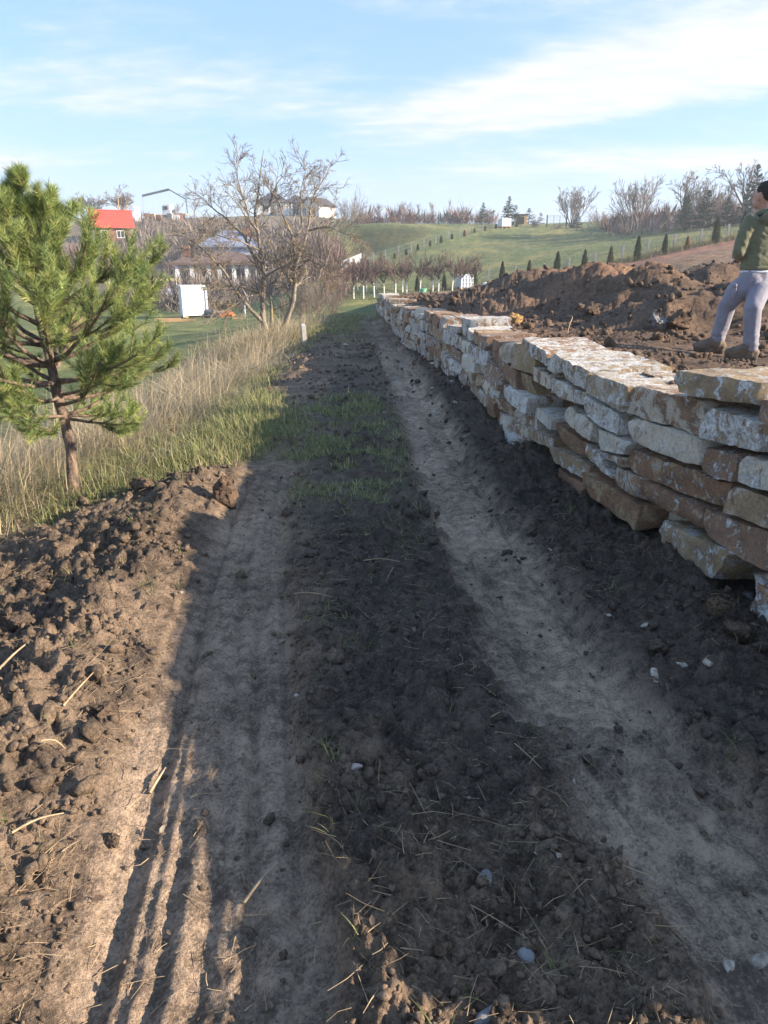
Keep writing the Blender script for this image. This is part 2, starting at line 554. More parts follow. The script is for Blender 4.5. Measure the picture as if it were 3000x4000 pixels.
M = dict(
    ground=mat_ground(),
    clod=mat_soil('soil_clod', (0.135, 0.090, 0.059), (0.09, 0.062, 0.043)),
    plot_soil=mat_ground(),
    crumb=mat_soil('soil_crumb', (1.1, 1.1, 1.1), (0.75, 0.75, 0.75), True),
    clay=mat_soil('yellow_clay', (0.40, 0.25, 0.10), (0.30, 0.18, 0.08)),
    stone=mat_stone(),
    pale_stone=mat_plain('pale_stone', (0.58, 0.50, 0.40), (0.21, 0.16, 0.12), 45, 0.85, 0.6, 0.01),
    pink_stone=mat_plain('pink_stone', (0.36, 0.26, 0.22), (0.44, 0.37, 0.33), 22, 0.85, 0.6, 0.01),
    grey_stone=mat_plain('grey_stone', (0.24, 0.24, 0.24), (0.14, 0.13, 0.12), 22, 0.85, 0.6, 0.01),
    blade=mat_blade('grass_blade', 0.3),
    needle=mat_blade('pine_needle', 0.18, 0.5),
    leaf=mat_blade('dry_leaf', 0.3, 0.8),
    straw=mat_plain('straw', (0.46, 0.34, 0.20), (0.26, 0.18, 0.11), 20, 0.85, 0.2),
    pine_bark=mat_bark('pine_bark', (0.27, 0.19, 0.135), (0.10, 0.075, 0.06), 26, 0.35),
    walnut_bark=mat_bark('walnut_bark', (0.30, 0.25, 0.20), (0.15, 0.125, 0.10), 14, 0.3, 0.6),
    bark=mat_bark('grey_brown_bark', (0.25, 0.205, 0.17), (0.155, 0.125, 0.105), 6, 0.4),
    red_bark=mat_bark('red_twig_bark', (0.19, 0.115, 0.095), (0.115, 0.075, 0.065), 6, 0.4),
    orchard_bark=mat_bark('plum_bark', (0.16, 0.11, 0.10), (0.10, 0.07, 0.065), 6, 0.4),
    lime_paint=mat_plain('lime_wash', (0.78, 0.77, 0.74), (0.60, 0.58, 0.54), 8, 0.9, 0.3),
    concrete=mat_plain('concrete', (0.40, 0.38, 0.35), (0.29, 0.27, 0.25), 12, 0.9, 0.4),
    white_paint=mat_plain('white_paint', (0.80, 0.80, 0.79), (0.74, 0.74, 0.73), 2, 0.6, 0.05),
    white_plastic=mat_plain('white_plastic', (0.78, 0.79, 0.80), (0.70, 0.71, 0.72), 3, 0.45, 0.0),
    blue_plastic=mat_plain('bluish_plastic', (0.50, 0.54, 0.66), (0.58, 0.61, 0.70), 3, 0.45, 0.0),
    render_wall=mat_plain('white_render', (0.72, 0.71, 0.68), (0.64, 0.63, 0.60), 1.2, 0.9, 0.1),
    dark_wall=mat_plain('grey_cladding', (0.16, 0.14, 0.13), (0.12, 0.105, 0.1), 2, 0.85, 0.1),
    brick=mat_plain('hollow_brick', (0.26, 0.13, 0.085), (0.20, 0.10, 0.07), 3, 0.9, 0.3, 0.02),
    red_roof=mat_plain('red_tile', (0.62, 0.085, 0.055), (0.52, 0.07, 0.045), 2, 0.55, 0.1),
    dark_roof=mat_plain('dark_tile', (0.075, 0.068, 0.075), (0.055, 0.05, 0.055), 2, 0.7, 0.1),
    brown_roof=mat_plain('brown_tile', (0.17, 0.115, 0.09), (0.13, 0.09, 0.075), 3, 0.8, 0.1),
    slate_roof=mat_plain('blue_grey_sheet', (0.24, 0.26, 0.34), (0.20, 0.22, 0.29), 2, 0.6, 0.1),
    glass=mat_glass('window_glass'),
    green_metal=mat_plain('green_metal', (0.06, 0.12, 0.09), (0.05, 0.10, 0.075), 3, 0.6, 0.0),
    grey_metal=mat_plain('grey_metal', (0.22, 0.23, 0.24), (0.17, 0.18, 0.19), 3, 0.5, 0.0, metal=0.4),
    wire=mat_plain('zinc_wire', (0.30, 0.31, 0.31), (0.24, 0.25, 0.25), 3, 0.6, 0.0),
    timber=mat_plain('sawn_timber', (0.52, 0.33, 0.17), (0.42, 0.26, 0.13), 5, 0.8, 0.2),
    tyre=mat_plain('tyre_rubber', (0.03, 0.03, 0.03), (0.05, 0.05, 0.05), 8, 0.85, 0.1),
    orange_net=mat_plain('orange_brick', (0.62, 0.24, 0.10), (0.48, 0.18, 0.08), 9, 0.85, 0.4),
    tarp=mat_plain('grey_tarp', (0.20, 0.21, 0.22), (0.14, 0.145, 0.15), 4, 0.6, 0.4),
    green_plastic=mat_plain('green_plastic', (0.22, 0.55, 0.33), (0.18, 0.46, 0.28), 4, 0.5, 0.0),
    yellow_cloth=mat_plain('yellow_awning', (0.50, 0.42, 0.14), (0.42, 0.35, 0.12), 4, 0.8, 0.1),
    hoodie=mat_cloth('olive_jersey', (0.145, 0.145, 0.085)),
    trousers=mat_cloth('grey_twill', (0.215, 0.205, 0.24)),
    dark_cloth=mat_cloth('black_jersey', (0.025, 0.024, 0.03)),
    white_cloth=mat_cloth('white_cotton', (0.72, 0.72, 0.74)),
    boots=mat_plain('muddy_leather', (0.115, 0.085, 0.06), (0.19, 0.145, 0.105), 14, 0.9, 0.5),
    sole=mat_plain('boot_sole', (0.14, 0.11, 0.08), (0.07, 0.06, 0.05), 14, 0.95, 0.4),
    skin=mat_plain('skin', (0.50, 0.29, 0.21), (0.44, 0.24, 0.17), 12, 0.55, 0.1, 0.004),
    hair=mat_plain('short_hair', (0.022, 0.017, 0.015), (0.05, 0.04, 0.034), 90, 0.8, 0.8, 0.006),
)

# ------------------------------------------------------------------ lie of the land
LEFT_ROW = [(1436, 1020, 1039, 0), (1488, 1002, 1025, 0), (1541, 987, 1010, 1), (1587, 971, 996, 0), (1632, 952, 978, 0), (1680, 937, 963, 1), (1723, 920, 949, 1),
            (1765, 911, 935, 0), (1814, 897, 924, 2), (1853, 891, 910, 0), (1895, 882, 903, 2), (1937, 872, 894, 0), (2017, 863, 887, 0)]
RIGHT_ROW = [(1630, 1076, 1125, 0), (1734, 1069, 1139, 1), (1850, 1031, 1126, 0), (1960, 1020, 1106, 0), (2065, 1015, 1093, 1), (2174, 980, 1075, 0), (2280, 973, 1062, 0),
             (2383, 960, 1030, 1), (2488, 921, 1008, 0), (2595, 912, 986, 0), (2683, 921, 966, 2), (2794, 845, 942, 0), (2898, 821, 930, 0)]
RIGHT_POSTS = [(1686, 1101), (1796, 1090), (1906, 1077), (2011, 1061), (2122, 1041), (2220, 1014), (2322, 987), (2430, 958), (2529, 936), (2632, 915), (2735, 897), (2840, 877), (2945, 858)]
def d_left(u): return 95 + (u - 1436) * 0.069
FENCE_D = 62.0
FENCE_BASE = [(1540, 1150), (1734, 1139), (1850, 1124), (1960, 1108), (2122, 1092), (2322, 1054), (2530, 1006), (2735, 960), (2874, 936), (3100, 900)]

_ctl = [(u, vb, d_left(u)) for u, vt, vb, k in LEFT_ROW] + [(u, v, FENCE_D) for u, v in FENCE_BASE] + [
    (2000, 1000, 92), (2000, 940, 118), (2200, 1000, 86), (2400, 950, 96), (2400, 894, 132), (2200, 885, 148), (2800, 900, 92), (2800, 876, 118), (2000, 880, 150), (2600, 888, 120), (3050, 860, 110),
    (1400, 990, 119), (1500, 966, 118), (1610, 938, 118), (1390, 902, 124), (1480, 892, 124), (1600, 886, 125), (1690, 884, 130), (1750, 878, 140), (1850, 874, 146), (1430, 882, 150),
    (1250, 1000, 95), (1250, 900, 150), (1250, 848, 190), (1300, 1090, 60), (1200, 1200, 36), (1340, 1177, 50), (1450, 1168, 50), (1600, 1150, 52), (1700, 1142, 54),
    (1100, 843, 200), (950, 845, 195), (850, 850, 190), (700, 858, 172), (640, 862, 165), (560, 868, 152), (430, 932, 135), (520, 900, 138), (500, 985, 122), (500, 1090, 86), (350, 1090, 86),
    (850, 1134, 85), (1000, 1134, 85), (700, 1140, 85), (760, 1238, 50), (880, 1230, 50), (640, 1248, 48), (800, 1300, 35), (950, 1285, 36), (1000, 1180, 60), (200, 900, 150), (0, 900, 150), (-300, 900, 150),
    (200, 1150, 70), (-100, 1150, 70), (0, 1300, 36), (300, 1300, 36), (1055, 1318, 20), (1190, 1345, 17), (950, 1340, 24), (1420, 1200, 33), (1350, 1235, 26)]
_pts = [at(*c) for c in _ctl]
_pts += [np.array(p, float) for p in [
    (0, 0, 0), (0, -6, 0.03), (0, -25, 0.3), (-1, 3, 0), (1, 3, 0), (-2.4, 5.2, 0), (-1, 6, 0), (1, 6, 0), (0, 9, -0.01), (-1.5, 9, -0.03), (0.3, 13, -0.03), (-1.3, 13, -0.06), (0, 18, -0.04), (-0.6, 23, 0.0),
    (0, 27, 0.02), (-2.6, 8, -0.12), (-2.6, 2, 0.0), (-2.6, -3, 0.0), (-4.2, 4, -0.45), (-4.2, 8, -0.55), (-4, 12, -0.6), (-6.5, 4, -1.0), (-6.5, 9, -1.1), (-6, 14, -1.1), (-10, 8, -1.45), (-9, 18, -1.5), (-14, 14, -1.7), (-20, 20, -1.8), (-20, 0, -1.6), (-5, 22, -1.0), (-2.5, 14, -0.3),
    (2.2, 3, -0.05), (2.0, 5, -0.04), (3, 10, 0.05), (3, 20, 0.1), (8, 10, 0.2), (8, 30, 0.2), (12, 3, 0.3), (20, 20, 0.8), (20, 0, 0.6), (40, 10, 2.2), (40, 40, 3.6), (60, 60, 7.5), (10, -20, 0.5),
    (90, 100, 13), (60, 160, 12), (0, 190, 12), (30, 230, 9), (-60, 260, 15), (-120, 150, 11), (-150, 260, 14), (100, 230, 9), (150, 60, 12), (120, 0, 9), (-120, 40, 0), (-200, 100, 6), (0, -100, 2), (-100, -100, 0), (100, -100, 6),
    (0, 400, -6), (200, 400, -6), (-200, 400, 0), (-400, 200, 0), (400, 200, 0), (0, 800, -30), (700, 500, -30), (-700, 500, -30), (0, 1600, -50), (1500, 1500, -50), (-1500, 1500, -50), (800, -500, -30), (-800, -500, -30)]]
_pts = np.array(_pts)


class Surf:
    def __init__(s, P, c, reg=1e-3):
        s.P = P[:, :2].copy(); s.c = c
        n = len(P); D = s._k(s.P)
        A = np.zeros((n + 3, n + 3)); A[:n, :n] = D + np.eye(n) * reg
        A[:n, n] = 1; A[:n, n + 1:] = s.P / 100; A[n, :n] = 1; A[n + 1:, :n] = s.P.T / 100
        s.w = np.linalg.solve(A, np.concatenate([P[:, 2], np.zeros(3)]))

    def _k(s, Q):
        d2 = ((Q[:, None, :] - s.P[None]) ** 2).sum(-1)
        return -np.sqrt(d2 + s.c ** 2)

    def __call__(s, x, y):
        x, y = np.broadcast_arrays(np.asarray(x, float), np.asarray(y, float)); sh = x.shape
        Q = np.stack([x.ravel(), y.ravel()], 1); n = len(s.P)
        out = np.empty(len(Q))
        for i in range(0, len(Q), 40000):
            q = Q[i:i + 40000]
            out[i:i + 40000] = s._k(q) @ s.w[:n] + s.w[n] + q @ s.w[n + 1:] / 100
        return out.reshape(sh)


LAND = Surf(_pts, 2.5)

# wall line and its courses
_wy = np.array([-2, 1.0, 3.5, 4.4, 5.5, 7.3, 9.7, 16.35, 27.4, 40]); _wx = np.array([3.1, 2.38, 1.84, 1.66, 1.50, 1.33, 1.11, 0.47, -0.25, -1.0])
def xw(y): return np.interp(y, _wy, _wx)
WALL_Y0, WALL_Y1 = 0.85, 27.4
def wall_top(y): return np.interp(y, [0.6, 2.3, 3.4, 5, 8, 14, 20, 27.4], [0.72, 0.95, 0.95, 0.90, 0.84, 0.78, 0.72, 0.66])

# plot behind the wall
_pp = [at(*c) for c in [(2100, 1330, 8.6), (2050, 1262, 11.5), (1650, 1165, 26), (1560, 1158, 27), (1700, 1142, 36), (1800, 1136, 43), (2300, 1085, 46), (2400, 1062, 42), (2600, 1022, 42), (2600, 1042, 34),
                        (2850, 975, 50), (2200, 1105, 46), (2120, 1106, 52), (2850, 1040, 26), (3000, 1000, 30), (2700, 1050, 30), (2350, 1120, 30), (2000, 1140, 38), (2800, 1382, 7.3), (2905, 1408, 7.2)]]
_pp += [at(u, v, FENCE_D) for u, v in FENCE_BASE[1:]]
_pp += [np.array((float(xw(y)) + 0.3, y, float(wall_top(y)) - 0.06)) for y in (1, 3, 5, 8, 12, 16, 20, 24, 27)]
_pp += [np.array(p, float) for p in [(5, 3, 0.75), (5, 6, 0.76), (3, 4, 0.75), (9, 8, 0.85), (9, 14, 0.95), (14, 10, 1.1), (20, 12, 1.6), (30, 20, 2.8), (45, 40, 4.6), (30, 5, 2.3), (8, 1, 0.85), (50, 10, 4.2), (70, 50, 7.2)]]
PLOT = Surf(np.array(_pp), 1.5, 1e-2)
# heaps of spoil: x, y, height, radius x, radius y, turn
HEAPS = []
for u, v, d, h, rx, ry, rot in [(2340, 1068, 14.0, 0.74, 2.3, 1.4, 0.1), (2130, 1130, 15.0, 0.66, 2.4, 1.5, 0.3), (2560, 1130, 12.0, 0.72, 1.7, 1.2, -0.4), (1900, 1180, 18.0, 0.30, 2.0, 2.0, 0.2),
                                (2850, 1070, 16.5, 0.62, 2.3, 1.2, 0.25), (2720, 1215, 9.8, 0.42, 1.3, 0.7, -0.2), (3000, 1180, 11.0, 0.55, 1.6, 1.0, 0.0), (2050, 1100, 21.0, 0.45, 2.2, 1.8, 0.2), (2250, 1085, 19.0, 0.6, 2.6, 1.5, 0.0)]:
    q = at(u, v, d); HEAPS.append((q[0], q[1], h, rx, ry, rot))


def plot_z(x, y, detail=True):
    z = PLOT(x, y)
    hh = 0
    wx = x + 0.35 * pn2(x * 0.9, y * 0.9); wy = y + 0.35 * pn2(x * 0.9 + 40, y * 0.9)
    for hx, hy, h, rx, ry, rot in HEAPS:
        c, s_ = math.cos(rot), math.sin(rot)
        a = ((wx - hx) * c + (wy - hy) * s_) / rx; b = (-(wx - hx) * s_ + (wy - hy) * c) / ry
        q = np.sqrt(a * a + b * b)
        hh = np.maximum(hh, h * np.clip(1.18 - q * 0.95, 0, 1) ** 1.15)
    z = z + hh
    if detail:
        hm = sst(hh, 0.02, 0.25)
        near = np.exp(-((x - 3.45) ** 2 + (y - 7.3) ** 2) / 0.35)
        am = (0.055 + 0.10 * hm) * (1 - 0.8 * near)
        far = sst(y, 24, 32)
        n = fbm2(x * 2.2, y * 2.2, 5, 0.62, True) * am * (1 - 0.4 * far) + fbm2(x * 9, y * 9, 3, 0.6, True) * 0.022 * (1 - 0.7 * near)
        yy = y < 24
        br = np.zeros(np.shape(x))
        if np.any(yy): br[yy] = clumps(x[yy] * 4.5, y[yy] * 4.5, 2.0) * 0.09 + clumps(x[yy] * 11, y[yy] * 11, 5.0) * 0.04
        n = n * 0.75 + br * (0.35 + 0.65 * hm) * (1 - 0.8 * near) * (1 - sst(y, 18, 23))
        # tyre furrows on the graded slope behind the heaps
        fur = far * np.maximum(sst(x, 5, 10), 0) * (np.sin((y - 0.25 * x) * 2.4 + 1.5 * pn2(x * 0.3, y * 0.3)) * 0.07 + fbm2(x * 0.8, y * 3, 3) * 0.10)
        z = z + n + fur
    return z, hh


# ------------------------------------------------------------------ the track and its verges
def c_l(y): return np.interp(y, [0, 1.27, 2.45, 4.75, 8, 12, 20], [-0.42, -0.46, -0.62, -0.89, -1.02, -1.12, -1.0])
def c_r(y): return np.interp(y, [0, 1.4, 2.45, 4.75, 8.05, 13.5, 20, 27], [1.18, 1.0, 0.74, 0.57, 0.45, 0.18, -0.2, -0.6])
def w_l(y): return np.interp(y, [0, 1.3, 4.75, 8, 12], [0.32, 0.32, 0.22, 0.20, 0.18])
def x_dry(y): return np.interp(y, [-2, 4.4, 5.7, 10.45, 13.5, 18, 24, 40], [-2.8, -2.6, -2.2, -2.05, -1.9, -2.0, -1.85, -2.2])
def x_verge(y): return np.interp(y, [-2, 2, 3.2, 4.2, 4.8, 5.5, 6, 7, 8, 9.5, 11, 14, 18, 24], [-3.4, -3.2, -2.9, -2.25, -1.75, -1.25, -0.95, -0.7, -0.8, -1.2, -1.55, -1.65, -1.3, -1.0])


def masks(x, y):
    """track left, track right, green grass, loose soil, rut fade"""
    wob = 0.10 * pn2(x * 0.8, y * 0.8) + 0.05 * pn2(x * 5, y * 5)
    ql = (x + 0.03 * pn2(x * 0.5, y * 0.5) - c_l(y)) / w_l(y); qr = (x + 0.03 * pn2(x * 0.5, y * 0.5) - c_r(y)) / 0.245
    tl = 1 - sst(np.abs(ql + wob * 1.5), 0.8, 1.25); tr = (1 - sst(np.abs(qr + wob * 2.2 + 0.25 * pn2(x * 9, y * 9)), 0.75, 1.5)) * (1 - 0.45 * sst(pn2(x * 3.1 + 60, y * 1.7) + 0.5 * pn2(x * 11, y * 7), 0.15, 0.5))
    tl = tl * (1 - sst(y, 4.9, 6.6)); tr = tr * (1 - 0.6 * sst(y, 13, 19))
    n = 0.5 + 0.8 * pn2(x * 1.1 + 3, y * 0.8) + 0.5 * pn2(x * 4, y * 4)
    verge = sst(-(x + wob * 2 - x_verge(y)), 0.0, 0.35)
    mid = np.exp(-((x + 0.40) / 0.62) ** 2) * sst(y, 4.6, 5.4) * (1 - sst(y, 8.6, 10.2)) * sst(n, -0.1, 0.45)
    mid2 = np.exp(-((x + 0.1) / 0.25) ** 2) * sst(y, 3.6, 4.2) * (1 - sst(y, 5.5, 7)) * 0.95 * sst(n, 0.35, 0.75)
    far = sst(y, 15.5, 18.5) * (1 - sst(np.abs(x - c_r(y)), 0.3, 0.5) * 0) * sst(n, 0.0, 0.5)
    far = far * (1 - 0.75 * (1 - sst(np.abs(x - c_r(y) - 0.1), 0.35, 0.7)) * (1 - sst(y, 20, 25)))
    g = np.clip(np.maximum.reduce([verge * (0.55 + 0.45 * sst(n, 0.1, 0.7)), mid * (0.8 + 1.1 * pn2(x * 2.3, y * 2.3) + 0.6 * pn2(x * 7, y * 7)), mid2, far]), 0, 1)
    g = g * (1 - tr * 0.9) * (1 - tl * 0.85)
    loose = np.clip(1 - np.maximum(tl, tr) - g, 0, 1) * (1 - sst(y, 22, 28))
    return tl, tr, g, loose, ql, qr


def near_z(x, y):
    tl, tr, g, loose, ql, qr = masks(x, y)
    fade = 1 - sst(y, 26, 34)
    z = -0.045 * tl - 0.055 * tr
    # lengthwise ridges pressed by the tyres
    rid = pn2(ql * 3.2 + 5, y * 0.15) + 0.9 * pn2(ql * 9, y * 0.22 + 8)
    z = z + rid * 0.012  * (1 - sst(np.abs(ql), 1.2, 1.6)) * (1 - sst(y, 4.8, 6.6))
    def rut(q0, w, dep): return -dep * np.exp(-((ql + 0.07 * pn2(y * 0.45 + q0 * 9, y * 0 + q0) - q0) / w) ** 2)
    lf = 1 - sst(y, 4.8, 6.6)
    z = z + (rut(-0.66, 0.12, 0.026) + rut(0.42, 0.09, 0.026) + rut(0.05, 0.07, 0.018) + rut(0.80, 0.07, 0.020) + rut(-0.28, 0.06, 0.015)) * lf
    z = z + (0.016 * np.exp(-((ql + 0.30) / 0.12) ** 2) + 0.014 * np.exp(-((ql - 0.68) / 0.14) ** 2)) * lf * (0.6 + 0.7 * pn2(x * 2, y * 2.3))
    z = z + (pn2(qr * 1.6, y * 0.25) * 0.03 + 0.008 * pn2(qr * 5, y * 1.2) + 0.013 * pn2(qr * 7 + 3, y * 0.2) - 0.016 * np.exp(-((qr + 0.45) / 0.09) ** 2) - 0.014 * np.exp(-((qr - 0.35) / 0.08) ** 2)) * (1 - sst(np.abs(qr), 1.1, 1.5))
    # tread print
    z = z + 0.006 * np.sin(y * 60 + 6 * np.abs(ql - 0.4)) * np.exp(-((ql - 0.42) / 0.3) ** 2) * lf * sst(pn2(x, y * 1.3), -0.1, 0.3)
    # shoulders thrown up beside the tracks
    z = z + 0.045 * np.exp(-((np.abs(qr) - 1.45) / 0.30) ** 2) * (0.6 + 0.6 * pn2(x * 3, y * 1.5)) + 0.012 * np.exp(-((ql - 1.5) / 0.35) ** 2) * (0.6 + 0.6 * pn2(x * 3, y * 1.5)) * lf
    # bank of spoil left of the track, clods in the middle, loose earth at the wall's foot
    bank = sst(-(x - c_l(y) + w_l(y) * 1.15), 0.0, 0.45) * (1 - sst(-(x - x_verge(y)), -0.1, 0.5)) * (1 - sst(y, 5.6, 7.2))
    wallside = np.exp(-((x - xw(y) + 0.12) / 0.38) ** 2)
    midd = loose * sst(x, -0.5, -0.1) * (1 - sst(y, 5.5, 8))
    rough = (0.35 + 1.0 * bank + 0.65 * midd + 0.7 * wallside) * np.clip(loose + 0.35 * g, 0, 1)
    big = fbm2(x * 2.1 + 7, y * 2.1, 3, 0.5) * 0.07 + np.maximum(fbm2(x * 6, y * 6, 3, 0.6, True), -0.1) * 0.035 + fbm2(x * 14 + 4, y * 14, 5, 0.75, True) * 0.034
    yy = y < 19
    br = np.zeros(np.shape(x))
    if np.any(yy):
        br[yy] = clumps(x[yy] * 7.5, y[yy] * 7.5) * 0.050 + clumps(x[yy] * 17 + 40, y[yy] * 17, 3.0) * 0.026 + clumps(x[yy] * 38 + 80, y[yy] * 38, 7.0) * 0.012
    z = z - 0.15 * bank * np.clip(-(x - c_l(y) + w_l(y)) - 0.25, 0, 1.2)
    z = z + br * np.clip(loose + 0.3 * g, 0, 1) * (0.35 + 1.0 * bank + 0.6 * midd + 0.5 * wallside) * (1 - sst(y, 14, 18))
    z = z + rough * big + 0.075 * bank - 0.005 * midd + 0.05 * wallside * (0.3 + pn2(x * 1.3, y * 1.3 + 30)) - 0.11 * np.exp(-((x - xw(y) + 0.1) / 0.5) ** 2) * (1 - sst(y, 6.5, 10))
    z = z + np.maximum(tl, tr) * (fbm2(x * 11, y * 8, 4, 0.65, True) * 0.007 + fbm2(x * 40, y * 40, 3, 0.65, True) * 0.005)
    berm = np.exp(-((x + 1.35) / 0.5) ** 2 - ((y - 13.5) / 2.6) ** 2) * 0.16 + np.exp(-((x + 0.3) / 0.7) ** 2 - ((y - 14.8) / 1.6) ** 2) * 0.10
    z = z + berm * (0.7 + 0.6 * fbm2(x * 3, y * 3, 3, 0.6, True))
    z = z + fbm2(x * 30, y * 30, 2) * 0.0035 + fbm2(x * 0.5, y * 0.5, 3) * 0.03 * sst(y, 4, 12)
    return z * fade, (tl, tr, g, loose)


def in_plot(x, y):
    ymax = np.interp(np.arctan2(x - xw(y), np.maximum(y, 1)), [-1, -0.02, 0.0, 0.08, 0.11, 0.17, 1.6], [26, 26, 27.4, 36, 44, 60, 62])
    return sst(x - xw(y), 0.45, 0.7) * (1 - sst(y - ymax, -2.5, -0.5)) * sst(y, 1.0, 1.5)


SOIL_T = np.array([0.300, 0.215, 0.148]); SOIL_R = np.array([0.345, 0.255, 0.180]); SOIL_L = np.array([0.118, 0.084, 0.060]); GRASS = np.array([0.105, 0.125, 0.042]); DRYC = np.array([0.27, 0.205, 0.115]); CLAYC = np.array([0.19, 0.108, 0.064])


def soil_colour(x, y):
    """darker soil in the middle strip and at the wall foot, browner soil on the left bank"""
    n = pn2(x * 1.6 + 13, y * 1.6) * 0.5 + pn2(x * 5, y * 5 + 3) * 0.3
    dark = np.maximum(sst(x - c_l(y) - w_l(y) + 0.25 * n, -0.05, 0.30) * sst(y + n, 1.3, 2.2), 0.5 * sst(n, 0.1, 0.4))
    dark = dark * (1 - 0.7 * sst(y, 9, 13))
    brown = np.array([0.185, 0.130, 0.087]) * (1 - 0.3 * sst(n, -0.1, 0.4))[..., None]
    return brown * (1 - dark[..., None]) + np.array([0.098, 0.072, 0.053]) * dark[..., None]


def land_colour(x, y, tl, tr, g, loose):
    tr_ = np.maximum(tl, tr)[..., None]
    c = soil_colour(x, y) * (1 - tr_) + (SOIL_T * tl[..., None] + SOIL_R * tr[..., None]) / np.maximum(tl + tr, 1e-6)[..., None] * tr_
    dk = sst(pn2(x * 0.9, y * 0.9 + 11), -0.2, 0.5)[..., None]
    c = c * (1 - 0.15 * dk)
    gg = (g * 0.75)[..., None]
    c = c * (1 - gg) + np.array([0.085, 0.085, 0.038]) * gg
    # dry verge left of the track
    dry = (sst(-(x - x_dry(y)), -0.1, 0.5) * (1 - sst(-(x - x_dry(y)), 2.6, 4.0)))[..., None]
    c = c * (1 - dry * 0.8) + DRYC * dry * 0.8
    # farther land
    t = x / np.maximum(y, 1)
    n = fbm2(x * 0.12, y * 0.12, 4, 0.6); n2 = fbm2(x * 0.5, y * 0.5, 4, 0.6)
    grass = GRASS * (1 + 0.35 * n2[..., None]) + np.array([0.10, 0.055, 0.02]) * sst(n + 0.6 * n2, -0.15, 0.5)[..., None]
    brown = np.array([0.165, 0.125, 0.082]) * (1 + 0.3 * n2[..., None])
    lawn = sst(-(x - x_dry(y)), 2.2, 3.6) * (y < 1e9)
    f = np.maximum(sst(y, 23, 28), lawn)[..., None]
    far = 0
    bank_shade = (np.exp(-((y - 121.5) / 4.5) ** 2) * sst(t, -0.05, -0.03) * (1 - sst(t, 0.04, 0.08)))[..., None]
    grass = grass * (1 - 0.55 * bank_shade)  # far bank: rough grass, with its face's shade put into the colour
    hb = (sst(y, 62, 84) * (1 - sst(t, -0.105, -0.06)))[..., None]
    far = grass * (1 - hb) + brown * hb
    gtop = (sst(y, 182, 190) * (1 - sst(t, -0.12, -0.08)))[..., None]
    far = far * (1 - gtop) + grass * gtop
    return c * (1 - f) + far * f


def ground_z(x, y):
    x = np.asarray(x, float); y = np.asarray(y, float)
    z = LAND(x, y)
    dz, mk_ = near_z(x, y)
    ip = in_plot(x, y)
    z = z + dz * (1 - ip) - 0.55 * ip + fbm2(x * 0.35, y * 0.35, 3) * 0.10 * sst(y, 35, 60)
    return z, mk_


def build_ground():
    ys = [0.35]
    while ys[-1] < 2600:
        y = ys[-1]
        r = 0.03 if y < 0.92 else 0.0046 if y < 4.5 else 0.009 if y < 12 else 0.014 if y < 40 else 0.025 if y < 260 else 0.15
        ys.append(y * (1 + r))
    ys = np.array(ys)
    s = np.linspace(-1, 1, 640); s = 0.62 * s + 0.38 * s ** 3
    X = s[None, :] * (2.6 + 1.05 * ys[:, None]); Y = np.repeat(ys[:, None], len(s), 1)
    z, (tl, tr, g, loose) = ground_z(X, Y)
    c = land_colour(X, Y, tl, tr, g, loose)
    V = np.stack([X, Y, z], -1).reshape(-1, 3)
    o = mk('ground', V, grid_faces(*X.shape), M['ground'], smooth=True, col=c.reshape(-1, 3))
    tag(o, 'bare earth track and rolling grassland reaching the ridge', kind='structure')
    # the land behind the camera
    xs = np.linspace(-1, 1, 60); xs = np.sign(xs) * np.abs(xs) ** 3 * 1500; yb = 0.36 - np.linspace(0, 1, 50) ** 3 * 1500
    X, Y = np.meshgrid(xs, yb)
    z, (tl, tr, g, loose) = ground_z(X, np.minimum(Y, 0.35)); z -= 0.02
    o = mk('ground', np.stack([X, Y, z], -1).reshape(-1, 3), grid_faces(*X.shape)[:, ::-1], M['ground'], smooth=True, col=land_colour(X, Y, tl, tr, g, loose).reshape(-1, 3))
    tag(o, 'bare ground behind the viewpoint', kind='structure')
    return len(V)


def build_plot():
    t = np.linspace(0, 1, 460); s = np.linspace(0, 1, 280)
    k = 1.15 * s
    ymax = np.interp(k, [0, 0.05, 0.11, 0.15, 0.21, 1.3], [27.5, 34, 44, 52, 62.5, 64])
    Y = np.exp(np.log(0.85) + t[:, None] * (np.log(ymax)[None, :] - np.log(0.85)))
    X = xw(Y) + 0.28 + s[None, :] ** 1.15 * 1.15 * (Y + 3.5)
    z, hh = plot_z(X, Y)
    # weathered rim at the wall
    drop = np.zeros_like(z); drop[:, 0] = 1.1; drop[-1, :] = 0.9; drop[0, :] = 1.0; drop[-2, :] = 0.25
    z[:, :6] = np.minimum(z[:, :6], (wall_top(Y) + 0.02)[:, :6])
    z = z - drop
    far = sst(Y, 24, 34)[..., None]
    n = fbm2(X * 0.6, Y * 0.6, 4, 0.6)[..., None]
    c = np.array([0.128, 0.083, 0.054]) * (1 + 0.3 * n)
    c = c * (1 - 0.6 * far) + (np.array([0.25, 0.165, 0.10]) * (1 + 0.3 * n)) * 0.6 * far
    red = (sst(pn2(X * 0.35 + 3, Y * 0.35), 0.05, 0.4) * 0.55 + 0.35 * sst(hh, 0.45, 0.85))[..., None]
    c = c * (1 - red) + CLAYC * red
    edge = (sst(t[:, None] + 0 * s[None], 0.93, 0.985) * sst(X, 8, 12))[..., None] * 0.6
    c = c * (1 - edge) + np.array([0.30, 0.125, 0.075]) * edge
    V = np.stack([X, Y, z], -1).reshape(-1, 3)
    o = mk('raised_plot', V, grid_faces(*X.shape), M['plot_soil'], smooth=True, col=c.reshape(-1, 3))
    tag(o, 'raised plot of turned brown soil with spoil heaps behind the stone wall', kind='structure')


build_ground()
build_plot()


def gz(x, y):
    return float(ground_z(np.array([x]), np.array([y]))[0][0])


